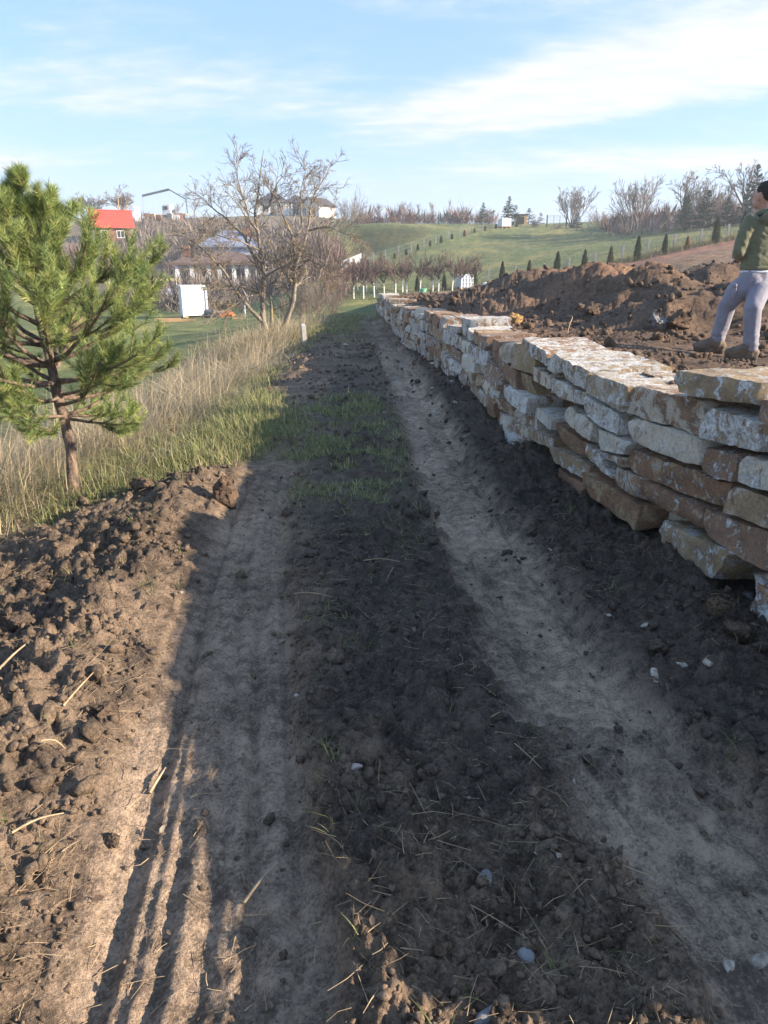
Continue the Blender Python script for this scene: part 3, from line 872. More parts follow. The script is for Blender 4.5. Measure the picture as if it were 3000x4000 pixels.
def pz(x, y):
    return float(plot_z(np.array([x]), np.array([y]))[0][0])


def on_land(u, v, d):
    p = at(u, v, d); p[2] = gz(p[0], p[1]); return p

# ------------------------------------------------------------------ dry stone wall
def rock(rng, size, res, chips=7, rough=0.05, rounded=0.12):
    """angular quarried block: half sizes size=(a,b,c); returns V (n,3), F"""
    sx, sy, sz = size
    n = [max(2, int(round(res * k))) for k in (sx, sy, sz)] if np.isscalar(res) else list(res)
    Vs = []; Fs = []; off = 0
    for ax in range(3):
        a, b = [i for i in range(3) if i != ax]
        for sg in (-1, 1):
            u = np.linspace(-1, 1, n[a] + 1); v = np.linspace(-1, 1, n[b] + 1)
            U, Vv = np.meshgrid(u, v, indexing='ij')
            P = np.zeros(U.shape + (3,)); P[..., ax] = sg; P[..., a] = U; P[..., b] = Vv
            f = grid_faces(*U.shape, off)
            flip = (sg > 0) == (ax == 1)
            Vs.append(P.reshape(-1, 3)); Fs.append(f if not flip else f[:, ::-1]); off += U.size
    V = np.concatenate(Vs); F = np.concatenate(Fs)
    # round the cube a little, then knock corners off with planes
    ln = np.linalg.norm(V, axis=1)[:, None]
    V = V * (1 - rounded) + V / ln * 1.22 * rounded
    for _ in range(chips):
        nrm = rng.choice([-1, 1], 3) * rng.uniform(0.15, 1, 3)
        nrm[rng.integers(3)] *= rng.uniform(0.0, 1)
        nrm /= np.linalg.norm(nrm)
        reach = np.abs(nrm).sum()
        d = reach * rng.uniform(0.86, 0.98)
        ov = np.maximum(V @ nrm - d, 0)
        V = V - ov[:, None] * nrm
    return V, F


def roughen(V, scale, amp, off):
    q = V * scale + off
    n = np.stack([pn3(q), pn3(q + 31.7), pn3(q + 77.1)], 1) + 0.5 * np.stack([pn3(q * 2.3), pn3(q * 2.3 + 31.7), pn3(q * 2.3 + 77.1)], 1)
    return V + n * amp


wall = empty('stone_wall', (float(xw(14)), 14.0, 0.0), 'long dry stone retaining wall of rust and white blocks along the track', 'wall')
ANCH = np.array([float(xw(14)), 14.0, 0.0])


def wall_hit(u, v):
    r = ray(u, v)
    ys = np.linspace(1.0, 30, 6000); xs = r[0] / r[1] * ys
    i = int(np.argmax(xs - xw(ys) < 0)) if (xs - xw(ys))[0] > 0 else 0
    d = xs - xw(ys); j = np.where(np.sign(d[1:]) != np.sign(d[:-1]))[0]
    y = ys[j[0]] if len(j) else 1.0
    return y, EYE + r[2] / r[1] * y


def wall_stone(rng, quad, depth, out, near):
    """quad: far-top, near-top, near-bottom, far-bottom as (y, h) on the wall face"""
    q = np.array(quad, float)
    yc, hc = q.mean(0)
    L = abs(q[[1, 2], 0].mean() - q[[0, 3], 0].mean()); Hh = abs(q[[0, 1], 1].mean() - q[[2, 3], 1].mean())
    res = 0.035 if yc < 6 else 0.05 if yc < 10 else 0.09 if yc < 16 else 0.13
    n = [max(2, min(14, int(depth / res / 1.6))), max(3, min(26, int(L / res))), max(2, min(14, int(Hh / res)))]
    V, F = rock(rng, (1, 1, 1), n, rng.integers(6, 11), rounded=rng.uniform(0.0, 0.03))
    ty = (V[:, 1] + 1) / 2; th = (V[:, 2] + 1) / 2; tx = (V[:, 0] + 1) / 2
    # bilinear: ty 0 = near end, 1 = far end
    top = np.stack([q[1] * (1 - t) + q[0] * t for t in ty]); bot = np.stack([q[2] * (1 - t) + q[3] * t for t in ty])
    yh = bot * (1 - th)[:, None] + top * th[:, None]
    yh[:, 1] += (tx * rng.uniform(-0.02, 0.03))
    ang = rng.normal(0, 0.05)
    x = xw(yh[:, 0]) - out + tx * depth + ang * (yh[:, 0] - yc) + rng.normal(0, 0.10) * (yh[:, 1] - hc)
    P = np.stack([x, yh[:, 0], yh[:, 1]], 1)
    lay = pn2(P[:, 2] * 26 + rng.uniform(0, 99), P[:, 1] * 2.0) + 0.6 * pn2(P[:, 2] * 9 + 5, P[:, 1] * 3.5)
    P[:, 0] += 0.013 * lay * (1 - tx)
    P = roughen(P, 8.0, 0.010, rng.uniform(0, 90, 3))
    if near:
        P = roughen(P, 20.0, 0.005, rng.uniform(0, 90, 3))
    c = P.mean(0)
    o = mk('stone', P - c, F, M['stone'], wall, loc=c - ANCH)
    return o


# blocks read off the near part of the wall (far-top, near-top, near-bottom, far-bottom corners on a 0.6028 crop at 2000,1200)
STONES = [
    [(1150, 405), (1640, 490), (1630, 650), (1125, 545)], [(1645, 585), (1800, 630), (1800, 800), (1648, 735)],
    [(812, 500), (1275, 612), (1245, 838), (778, 685)], [(1285, 640), (1652, 745), (1628, 948), (1252, 842)], [(1658, 752), (1860, 815), (1860, 1020), (1634, 952)],
    [(342, 330), (512, 412), (502, 548), (340, 452)], [(515, 415), (800, 515), (775, 685), (505, 552)], [(272, 290), (338, 330), (334, 438), (270, 408)], [(75, 185), (268, 292), (268, 384), (75, 272)],
    [(790, 705), (1258, 855), (1268, 1048), (800, 865)], [(1275, 902), (1482, 958), (1472, 1132), (1265, 1078)], [(1492, 950), (1860, 1050), (1860, 1255), (1490, 1128)],
    [(478, 565), (702, 690), (698, 832), (482, 695)], [(712, 700), (785, 725), (790, 855), (710, 830)], [(268, 445), (472, 552), (468, 640), (282, 555)], [(155, 385), (262, 440), (276, 540), (155, 468)],
    [(360, 625), (545, 755), (552, 878), (360, 735)], [(588, 790), (800, 880), (752, 960), (590, 925)], [(755, 908), (1442, 1145), (1402, 1322), (750, 1055)], [(1452, 1150), (1860, 1290), (1860, 1500), (1405, 1332)],
    [(160, 650), (300, 720), (292, 805), (160, 712)], [(292, 742), (500, 885), (492, 990), (302, 855)], [(502, 885), (590, 935), (680, 1112), (512, 968)], [(600, 940), (748, 975), (740, 1040), (690, 1010)],
    [(682, 1030), (850, 1110), (842, 1252), (668, 1135)], [(852, 1120), (1272, 1300), (1272, 1452), (852, 1255)], [(1276, 1310), (1860, 1540), (1860, 1830), (1276, 1472)],
    [(120, 775), (282, 862), (272, 925), (130, 852)], [(262, 895), (512, 1025), (492, 1122), (292, 998)], [(506, 1062), (832, 1285), (800, 1442), (522, 1190)], [(960, 1378), (1495, 1600), (1352, 1765), (962, 1512)],
    [(1602, 1722), (1860, 1830), (1860, 2040), (1612, 1885)], [(290, 1030), (500, 1160), (480, 1225), (292, 1090)], [(840, 1290), (950, 1345), (950, 1470), (815, 1445)],
    [(1500, 1630), (1600, 1690), (1600, 1860), (1420, 1790)]]
_rw = np.random.default_rng(21)
_edge = []
for k, st in enumerate(STONES):
    q = [wall_hit(2000 + a * 0.6028, 1200 + b * 0.6028) for a, b in st]
    q = [(y, h) for y, h in q]
    low = min(h for y, h in q)
    out = 0.02 + _rw.uniform(-0.015, 0.025) + (0.015 if k in (30, 29) else 0) + (0.02 if k < 2 else 0) - (0.22 if k in (13, 33, 34) else 0)
    dep = 0.62 if k < 9 else _rw.uniform(0.32, 0.5)
    wall_stone(_rw, q, dep, out, True)
# the rest: rough courses, far part and the stretch beside the viewpoint
def courses(y0, y1, rng):
    y_c = (y0 + y1) / 2
    base = -0.12
    h = base
    lev = 0
    while True:
        top = float(wall_top(y_c))
        if h > top - 0.07:
            break
        hh = rng.uniform(0.13, 0.21)
        if top - (h + hh) < 0.08:
            hh = top - h
        y = y0 + rng.uniform(-0.15, 0.1)
        while y < y1:
            L = min(rng.uniform(0.26, 0.85), max(0.2, y1 - y + 0.15))
            ya, yb = y, y + L
            def ht(yy, f): return base + (f - base) * (float(wall_top(yy)) - base) / (top - base) + 0.025 * math.sin(yy * 2.1 + lev) + rng.normal(0, 0.008)
            gapy = rng.uniform(0.008, 0.02)
            j = rng.normal(0, 0.012, 4)
            if lev and rng.random() < 0.10 and hh < 0.16 and h + hh < top - 0.1:   # a taller block that bites into the next course
                j[:2] += 0.05
            last = h + hh > top - 0.02
            cap = rng.uniform(-0.04, 0.10) if last else 0
            quad = [(yb - gapy, ht(yb, h + hh) + j[0] + cap), (ya, ht(ya, h + hh) + j[1] + cap), (ya + rng.normal(0, 0.02), ht(ya, h) + 0.008 + j[2] * 0.5), (yb - gapy + rng.normal(0, 0.02), ht(yb, h) + 0.008 + j[3] * 0.5)]
            wall_stone(rng, quad, 0.58 if last else rng.uniform(0.3, 0.45), rng.uniform(-0.04, 0.06) + 0.10 * (1 - (h - base) / (top - base)) * 0.4, False)
            y = yb
        h += hh; lev += 1
courses(0.9, 3.12, np.random.default_rng(31))
courses(7.75, 27.4, np.random.default_rng(32))
courses(6.75, 7.75, np.random.default_rng(34))

# ------------------------------------------------------------------ loose earth, stones and litter
def ico(sub):
    bm = bmesh.new(); bmesh.ops.create_icosphere(bm, subdivisions=sub, radius=1.0)
    V = np.array([v.co[:] for v in bm.verts]); F = np.array([[v.index for v in f.verts] for f in bm.faces]); bm.free()
    return V, F


def rot_rand(rng, n, flat=1.0):
    a = rng.uniform(0, 2 * math.pi, n); b = rng.normal(0, 0.5 * flat, n); c = rng.normal(0, 0.5 * flat, n)
    ca, sa, cb, sb, cc, sc = np.cos(a), np.sin(a), np.cos(b), np.sin(b), np.cos(c), np.sin(c)
    Rz = np.zeros((n, 3, 3)); Rz[:, 0, 0] = ca; Rz[:, 0, 1] = -sa; Rz[:, 1, 0] = sa; Rz[:, 1, 1] = ca; Rz[:, 2, 2] = 1
    Rx = np.zeros((n, 3, 3)); Rx[:, 0, 0] = 1; Rx[:, 1, 1] = cb; Rx[:, 1, 2] = -sb; Rx[:, 2, 1] = sb; Rx[:, 2, 2] = cb
    Ry = np.zeros((n, 3, 3)); Ry[:, 1, 1] = 1; Ry[:, 0, 0] = cc; Ry[:, 0, 2] = sc; Ry[:, 2, 0] = -sc; Ry[:, 2, 2] = cc
    return Rz @ Rx @ Ry


def scatter_mesh(rng, protos, pos, size, sink=0.25):
    Vs, Fs, off = [], [], 0
    which = rng.integers(0, len(protos), len(pos))
    for k, (V, F) in enumerate(protos):
        s = np.where(which == k)[0]
        if not len(s): continue
        Rm = rot_rand(rng, len(s))
        asp = np.stack([rng.uniform(0.8, 1.3, len(s)), rng.uniform(0.7, 1.1, len(s)), rng.uniform(0.55, 0.9, len(s))], 1)
        P = np.einsum('nij,nvj->nvi', Rm, V[None] * asp[:, None, :]) * size[s][:, None, None]
        P = P + pos[s][:, None, :]; P[:, :, 2] += (size[s] * (0.5 - sink))[:, None]
        Vs.append(P.reshape(-1, 3)); Fs.append((F[None] + (np.arange(len(s)) * len(V))[:, None, None]).reshape(-1, F.shape[1]) + off); off += P.shape[0] * P.shape[1]
    return np.concatenate(Vs), np.concatenate(Fs)


rc = np.random.default_rng(41)
_i1 = ico(1); _i2 = ico(2); _i3 = ico(3)
def lump(rng, base, a, b):
    V, F = base; o = rng.uniform(0, 80, 3)
    n = pn3(V * a + o); n2 = pn3(V * a * 2.7 + o + 9)
    return V * (1 + b * n + b * 0.6 * n2)[:, None], F
def chunk(rng, base, cuts=9, amp=0.25, lo=0.5, hi=0.85):
    V, F = base
    o = rng.uniform(0, 80, 3)
    V = V * (1 + amp * pn3(V * 1.9 + o) + amp * 0.6 * pn3(V * 4.5 + o + 9))[:, None]
    for _ in range(cuts):
        nrm = rng.normal(size=3); nrm /= np.linalg.norm(nrm)
        V = V - np.maximum(V @ nrm - rng.uniform(lo, hi), 0)[:, None] * nrm
    return V * (1 + amp * 0.28 * pn3(V * 6.5 + o + 19))[:, None], F
CL1 = [chunk(rc, _i1, 6, 0.55, 0.4, 0.8) for _ in range(10)]
CL2 = [chunk(rc, _i2, 9, 0.6, 0.38, 0.85) for _ in range(14)]
CL3 = [lump(rc, _i3, 2.0, 0.38) for _ in range(6)]


def pick_ground(rng, n, y0, y1, x0, x1, wfun):
    y = np.exp(rng.uniform(math.log(y0), math.log(y1), n)); x = rng.uniform(x0, x1, n)
    keep = rng.random(n) < wfun(x, y)
    return x[keep], y[keep]


def clod_weight(x, y):
    tl, tr, g, loose, ql, qr = masks(x, y)
    patch = sst(pn2(x * 1.7 + 20, y * 1.7) + 0.5 * pn2(x * 5, y * 5), -0.35, 0.35)
    w = loose * patch + 0.05 * tl + 0.04 * tr
    return w * (x < xw(y) - 0.02) * (x > -3.2)


x, y = pick_ground(rc, 26000, 0.7, 18, -2.6, 2.2, clod_weight)
s = np.exp(rc.normal(math.log(0.0085), 0.6, len(x))) * np.interp(y, [0.7, 3, 9, 18], [0.9, 1.1, 1.7, 2.6])
s = np.minimum(s, 0.05)
z = ground_z(x, y)[0]
V, F = scatter_mesh(rc, CL1, np.stack([x, y, z], 1), s, 0.2)
tag(mk('soil_crumbs', V, F, M['crumb'], smooth=False, col=soil_colour(V[:, 0], V[:, 1])), 'small crumbs of dark soil scattered over the track', 'soil', kind='stuff')
x, y = pick_ground(rc, 2200, 0.8, 14, -2.6, 2.2, lambda x, y: clod_weight(x, y) * (0.25 + 0.75 * (x < -0.9) + 0.5 * (np.abs(x - xw(y) + 0.3) < 0.35) + 0.2 * (x > -0.3)))
s = np.clip(np.exp(rc.normal(math.log(0.016), 0.5, len(x))), 0.010, 0.07)
z = ground_z(x, y)[0]
V, F = scatter_mesh(rc, CL2, np.stack([x, y, z], 1), s, 0.5)
tag(mk('soil_clods', V, F, M['crumb'], smooth=False, col=soil_colour(V[:, 0], V[:, 1])), 'fist sized clods of dark earth along the track and verge', 'soil', kind='stuff')
# clods on the plot behind the wall
n = 13000
y = np.exp(rc.uniform(math.log(3), math.log(30), n)); x = xw(y) + 0.5 + rc.random(n) ** 1.3 * (1.5 + 0.62 * y)
kp = rc.random(n) < sst(pn2(x * 1.3, y * 1.3) + 0.4 * pn2(x * 4, y * 4), -0.3, 0.4)
kp &= (x - 3.45) ** 2 + (y - 7.3) ** 2 > 0.05
x, y = x[kp], y[kp]
s = np.clip(np.exp(rc.normal(math.log(0.017), 0.6, len(x))) * np.interp(y, [3, 10, 30], [0.9, 1.4, 3.0]), 0.006, 0.10)
V, F = scatter_mesh(rc, CL1, np.stack([x, y, plot_z(x, y)[0]], 1), s, 0.25)
tag(mk('plot_clods', V, F, M['clod'], smooth=False), 'brown clods strewn over the raised plot and its heaps', 'soil', kind='stuff')


def march(u, v, fun, y0, y1):
    r = ray(u, v); ys = np.exp(np.linspace(math.log(y0), math.log(y1), 1500)); x = r[0] / r[1] * ys; z = EYE + r[2] / r[1] * ys
    d = z - fun(x, ys)[0]; i = np.where(d < 0)[0]; i = i[0] if len(i) else len(ys) - 1
    return np.array([x[i], ys[i], float(fun(x[i:i + 1], ys[i:i + 1])[0][0])])
def g_at(u, v): return march(u, v, ground_z, 0.8, 60)
def p_at(u, v, z0=0.75): return march(u, v, plot_z, 3.5, 60)


def loose_stone(name, u, v, wpx, hpx, mat, label, cat='stone', group='loose stones on the track', turn=None, plot=False, flat=0.55, onplot_z=0.75):
    p = gr(u, v, onplot_z if plot else 0.0)
    for _ in range(4):
        p = gr(u, v, pz(p[0], p[1]) if plot else gz(p[0], p[1]))
    d = p[1]; rr = np.random.default_rng(int(u * 7 + v))
    a = wpx / FPX * math.hypot(d, EYE) * 0.5; b = max(hpx / FPX * math.hypot(d, EYE) * 0.5, a * 0.35)
    V, F = chunk(rr, _i2, 18, 0.25, 0.38, 0.82)
    V = V * np.array([a, b * 1.1, min(a, b) * flat * 1.3]) * 1.15
    V = np.einsum('ij,vj->vi', rot_rand(rr, 1, 0.35)[0] if turn is None else np.array([[math.cos(turn), -math.sin(turn), 0], [math.sin(turn), math.cos(turn), 0], [0, 0, 1]]), V)
    p[2] += -V[:, 2].min() * 0.12
    return tag(mk(name, V, F, mat, loc=p), label, cat, group)


for args in [
    ('stone', 2378, 2408, 62, 40, 'pale_stone', 'small white stone chip at the right rut edge near the wall foot'),
    ('stone', 2522, 2450, 48, 62, 'pale_stone', 'upright pale stone beside crumbled soil below the wall'),
    ('stone', 2762, 2590, 78, 58, 'pale_stone', 'white angular stone at the edge of the clods by the right margin'),
    ('stone', 2556, 2636, 118, 44, 'pale_stone', 'flat crushed white stone pressed into the right rut'),
    ('stone', 2655, 2604, 52, 44, 'pale_stone', 'broken white stone just right of the flat crushed one'),
    ('stone', 2930, 2325, 80, 62, 'grey_stone', 'grey stone half buried under the wall at the right margin'),
    ('stone', 1390, 2996, 66, 52, 'pink_stone', 'pinkish stone lying in the middle of the track strip'),
    ('stone', 1932, 3585, 74, 84, 'pink_stone', 'tan pink stone with a flat face in the churned middle strip'),
    ('stone', 2112, 3334, 84, 42, 'pale_stone', 'long white splinter of stone right of the middle strip'),
    ('stone', 2192, 3350, 34, 60, 'pale_stone', 'narrow pale stone beside the long white splinter'),
    ('stone', 2090, 3258, 54, 38, 'grey_stone', 'blue grey stone chip above the long white splinter'),
    ('stone', 2242, 3060, 54, 26, 'pale_stone', 'flat white chip by green grass at the right track edge'),
    ('stone', 1836, 3114, 44, 30, 'pale_stone', 'small white chip on dark soil left of the right track'),
    ('stone', 2958, 3765, 110, 88, 'pale_stone', 'large pale blue white stone at the lower right corner'),
    ('stone', 2842, 3775, 58, 40, 'pale_stone', 'white stone left of the large one in the lower right'),
    ('stone', 1102, 2508, 50, 28, 'pale_stone', 'white chip at the right edge of the left track'),
    ('stone', 2052, 3735, 70, 66, 'grey_stone', 'dusty grey stone low in the right half of the picture'),
    ('stone', 1905, 3970, 120, 60, 'grey_stone', 'grey rock at the very bottom of the picture'),
    ('stone', 1900, 3430, 90, 66, 'grey_stone', 'dark grey rock above the tan pink stone'),
    ('stone', 1160, 2720, 40, 28, 'pale_stone', 'pale chip between left track and dark clods'),
    ('stone', 190, 2290, 34, 24, 'pale_stone', 'round whitish stone on the left spoil bank'),
    ('stone', 210, 2325, 28, 22, 'pale_stone', 'small buff stone below the round whitish one on the bank'),
    ('stone', 485, 2252, 30, 14, 'pale_stone', 'thin white chip on the spoil bank near the left track'),
    ('stone', 707, 2314, 24, 20, 'pale_stone', 'tiny cream stone at the left edge of the left track'),
    ('stone', 430, 2125, 20, 24, 'pale_stone', 'white pebble standing in dug earth below the pine'),
    ('stone', 462, 1994, 20, 18, 'pale_stone', 'white pebble beside the torn sod right of the pine'),
    ('stone', 140, 2050, 34, 26, 'pale_stone', 'buff stone in green grass below the pine'),
    ('stone', 195, 2100, 28, 34, 'grey_stone', 'grey stone at the lower edge of the grass below the pine'),
    ('stone', 45, 2712, 76, 34, 'pale_stone', 'broad white stone slab at the left margin on the bank'),
    ('stone', 960, 1700, 26, 18, 'pale_stone', 'white stone in the grass between pine and track'),
    ('stone', 1500, 1612, 26, 16, 'pale_stone', 'white scrap on grass left of the right track'),
    ('stone', 1350, 1348, 40, 24, 'pale_stone', 'white lump where the track bends near the walnut tree'),
    ('stone', 1765, 1492, 24, 16, 'pale_stone', 'uppermost of the pale stones at the wall foot halfway along'),
    ('stone', 1690, 1516, 26, 16, 'pale_stone', 'left one of the pale stones at the wall foot halfway along'),
    ('stone', 1770, 1516, 22, 14, 'pale_stone', 'right one of the pale stones at the wall foot halfway along'),
    ('stone', 1780, 1572, 24, 16, 'pale_stone', 'lowest of the pale stones at the wall foot halfway along'),
    ('stone', 2150, 2150, 34, 28, 'pale_stone', 'white stone chip on the dark soil between right track and wall'),
]:
    nm, u, v, w, h, mt, lab = args
    loose_stone(nm, u, v, w, h, M[mt], lab)

# bigger single lumps of earth
def earth_lump(name, p, size, mat, label, seed, group=None, base=_i3, cat='clod'):
    rr = np.random.default_rng(seed)
    V, F = chunk(rr, base, 13, 0.55, 0.42, 0.85)
    V = V * np.array(size); V = roughen(V, 1.0 / (max(size) * 0.22), max(size) * 0.07, rr.uniform(0, 50, 3)); V = roughen(V, 1.0 / (max(size) * 0.08), max(size) * 0.03, rr.uniform(0, 50, 3))
    p = np.array(p, float); p[2] += size[2] * 0.35
    return tag(mk(name, V, F, mat, loc=p), label, cat, group)
_i4 = ico(4)
for u, v, w, lab in [(2315, 3665, 0.055, 'round dark clod standing proud at the lower right of the middle strip'), (1880, 3905, 0.06, 'big rounded clod near the bottom edge'),
                     (1730, 3720, 0.032, 'roundish clod left of the tan pink stone'), (440, 3290, 0.032, 'lone crumbly clod casting a shadow on the left track'),
                     (2790, 2380, 0.085, 'largest clod heaped below the wall at the right'), (2880, 2480, 0.08, 'broad clod below the largest one at the right margin'), (2560, 2545, 0.05, 'rounded clod beside the upright pale stone'),
                     (160, 2300, 0.07, 'tan crumbly clod on the left bank'), (70, 2450, 0.075, 'sunlit clod at the left margin of the bank'), (420, 2790, 0.06, 'sunlit clod at the edge of the left track')]:
    p = g_at(u, v); earth_lump('soil_clod', p, (w, w * 0.9, w * 0.75), M['clod'], lab, int(u), 'large single clods', _i4)
p = g_at(860, 1960)
earth_lump('torn_sod', p + np.array([0, 0.05, -0.04]), (0.10, 0.10, 0.17), M['clod'], 'upright slab of torn sod at the left track edge near the pine', 5, None, _i4, 'sod')
p = g_at(560, 1905); earth_lump('torn_sod', p, (0.14, 0.10, 0.06), M['clod'], 'low lump of torn earth in the grass right of the pine trunk', 6, None, _i4, 'sod')
p = p_at(2000, 1268); earth_lump('clay_lump', p, (0.20, 0.17, 0.16), M['clay'], 'bright yellow clay lump on the plot just behind the wall', 8, 'yellow clay lumps', _i4, 'clay')
p = p_at(1920, 1282); earth_lump('clay_lump', p, (0.15, 0.11, 0.09), M['clay'], 'smaller yellow clay lump left of the bright one', 9, 'yellow clay lumps', _i4, 'clay')
p = p_at(2570, 1290); earth_lump('rock', p, (0.15, 0.10, 0.13), M['grey_stone'], 'grey green rock sticking out of the spoil left of the person', 10, None, _i4, 'rock')
p = p_at(2640, 1275); earth_lump('soil_clod', p, (0.22, 0.16, 0.15), M['clod'], 'big brown clod right of the grey green rock', 12, None, _i4)
p = p_at(2310, 1225); earth_lump('soil_clod', p, (0.13, 0.11, 0.10), M['clod'], 'tan clod on the flank of the spoil heap', 13, None, _i4)


# straws, twigs and leaves
def sticks(rng, x, y, z, L, r, lift=0.15, sides=3, k=3):
    a = rng.uniform(0, 2 * math.pi, len(x))
    d = np.stack([np.cos(a), np.sin(a), rng.normal(0.05, lift, len(x))], 1)
    P = walk(rng, np.stack([x, y, z + 0.008], 1), d / np.linalg.norm(d, axis=1)[:, None], L, k, 0.16, -0.02)
    return tubes([(P, np.repeat(r[:, None], k, 1) * np.linspace(1, 0.5, k))], [sides])


def litter_w(x, y):
    tl, tr, g, loose, ql, qr = masks(x, y)
    return np.clip(loose * (0.8 + 0.2 * (x < -0.5)) + 0.35 * tl + 0.12 * tr + 0.2 * g, 0, 1) * sst(pn2(x * 1.1 + 50, y * 1.1), -0.5, 0.3)
x, y = pick_ground(rc, 15000, 0.75, 12, -2.4, 1.8, lambda x, y: litter_w(x, y) * (x < xw(y)))
L = np.clip(np.exp(rc.normal(math.log(0.05), 0.55, len(x))), 0.02, 0.25)
V, F = sticks(rc, x, y, ground_z(x, y)[0], L, np.clip(rc.normal(0.0011, 0.0004, len(x)), 0.0006, 0.003))
tag(mk('straw_litter', V, F, M['straw']), 'bits of straw and root strewn on the bare soil', 'straw', kind='stuff')
for u0, v0, u1, v1, r, lab in [(0, 2640, 110, 2545, 0.006, 'yellow stalk slanting up at the left margin'), (250, 2780, 385, 2640, 0.004, 'long dry stem leaning across the left bank'), (50, 3275, 255, 3215, 0.004, 'straight golden straw lying on the lower left bank'),
                              (955, 3545, 1075, 3410, 0.005, 'split dry twig beside the left track'), (585, 3110, 650, 3030, 0.006, 'peeled twig on the ridge of the left track'), (165, 2915, 260, 2955, 0.004, 'broken stalk on the sunlit bank'),
                              (1150, 2330, 1300, 2360, 0.003, 'thin grey stem lying across the middle strip'), (1420, 2200, 1560, 2215, 0.003, 'pale straw lying level on the middle strip')]:
    a = g_at(u0, v0); b = g_at(u1, v1); a[2] += 0.012; b[2] += 0.03
    Pm = resample([a, a * 0.6 + b * 0.4 + np.array([0.01, 0.01, 0.015]), b], 7)
    V, F = tubes([(Pm[None], np.linspace(r, r * 0.5, 7)[None])], [6])
    tag(mk('dry_twig', V - a, F, M['straw'], loc=a, smooth=True), lab, 'twig', 'twigs lying on the track')


def leaves(rng, x, y, z, size):
    n = len(x)
    Rm = rot_rand(rng, n, 0.8)
    base = np.array([(-1, 0, 0), (-0.3, 0.55, 0.18), (0.5, 0.45, 0.12), (1.1, 0, 0), (0.5, -0.45, 0.2), (-0.3, -0.55, 0.1), (0, 0, -0.05)])
    P = np.einsum('nij,vj->nvi', Rm, base) * size[:, None, None] + np.stack([x, y, z + 0.012], 1)[:, None]
    f = np.array([(6, k, (k + 1) % 6) for k in range(6)])
    F = (f[None] + (np.arange(n) * 7)[:, None, None]).reshape(-1, 3)
    return P.reshape(-1, 3), F
x, y = pick_ground(rc, 800, 0.8, 9, -2.0, 1.6, lambda x, y: litter_w(x, y) * (x < xw(y)) * 0.6)
V, F = leaves(rc, x, y, ground_z(x, y)[0], rc.uniform(0.007, 0.018, len(x)))
cc = np.array([(0.16, 0.10, 0.06), (0.22, 0.15, 0.10), (0.12, 0.085, 0.065), (0.30, 0.26, 0.19), (0.10, 0.16, 0.05)])[rc.choice(5, len(x), p=[0.33, 0.27, 0.25, 0.12, 0.03])]
tag(mk('fallen_leaves', V, F, M['leaf'], col=np.repeat(cc, 7, 0)), 'withered leaves fallen on the bare soil', 'leaves', kind='stuff')


# ------------------------------------------------------------------ grass
def blades(rng, x, y, z, h, w, lean, col, k=3, droop=0.5, wind=None):
    """k segments per blade, tapering to a tip; returns V, F, colours"""
    n = len(x); a = rng.uniform(0, 2 * math.pi, n)
    if wind is not None:
        a = rng.normal(wind, 0.9, n)
    d = np.stack([np.cos(a), np.sin(a)], 1); side = np.stack([-d[:, 1], d[:, 0]], 1)
    t = np.linspace(0, 1, k + 1)
    le = np.clip(np.abs(rng.normal(lean, lean * 0.6, n)), 0, 1.5)
    out = (le[:, None] * (t[None] * 0.55 + droop * t[None] ** 2)) * h[:, None]
    up = h[:, None] * (t[None] * (1 - 0.35 * np.clip(le, 0, 1.4)[:, None] * t[None]))
    ctr = np.stack([x[:, None] + d[:, :1] * out, y[:, None] + d[:, 1:] * out, z[:, None] + up], -1)
    hw = w[:, None] * (1 - t[None] ** 1.6)
    sd = np.zeros((n, 1, 3)); sd[:, 0, :2] = side
    Lp = ctr[:, :-1] - sd * hw[:, :-1, None]; Rp = ctr[:, :-1] + sd * hw[:, :-1, None]
    Vv = np.concatenate([np.stack([Lp, Rp], 2).reshape(n, 2 * k, 3), ctr[:, -1:]], 1)
    m = 2 * k + 1
    q = np.array([(2 * i, 2 * i + 1, 2 * i + 3, 2 * i + 2) for i in range(k - 1)], int).reshape(-1, 4); tr = np.array([(2 * k - 2, 2 * k - 1, 2 * k)])
    o = (np.arange(n) * m)[:, None, None]
    return Vv.reshape(-1, 3), [(q[None] + o).reshape(-1, 4), (tr[None] + o).reshape(-1, 3)], np.repeat(col, m, 0)


def join(parts):
    Vs, Fq, Ft, Cs, off = [], [], [], [], 0
    for V, F, C in parts:
        Vs.append(V); Cs.append(C)
        for f in F:
            if len(f): (Fq if f.shape[1] == 4 else Ft).append(f + off)
        off += len(V)
    fs = []
    if Fq: fs.append(np.concatenate(Fq))
    if Ft: fs.append(np.concatenate(Ft))
    return np.concatenate(Vs), fs, np.concatenate(Cs)


def mixcol(rng, n, a, b, jitter=0.18, p=1.0):
    t = rng.random(n)[:, None] ** p
    return (np.array(a) * (1 - t) + np.array(b) * t) * np.exp(rng.normal(0, jitter, n))[:, None]


rg = np.random.default_rng(51)
parts = []
def gw(x, y): return masks(x, y)[2] * (x < xw(y) - 0.05) * np.clip(0.1 + 0.9 * masks(x, y)[2], 0, 1)
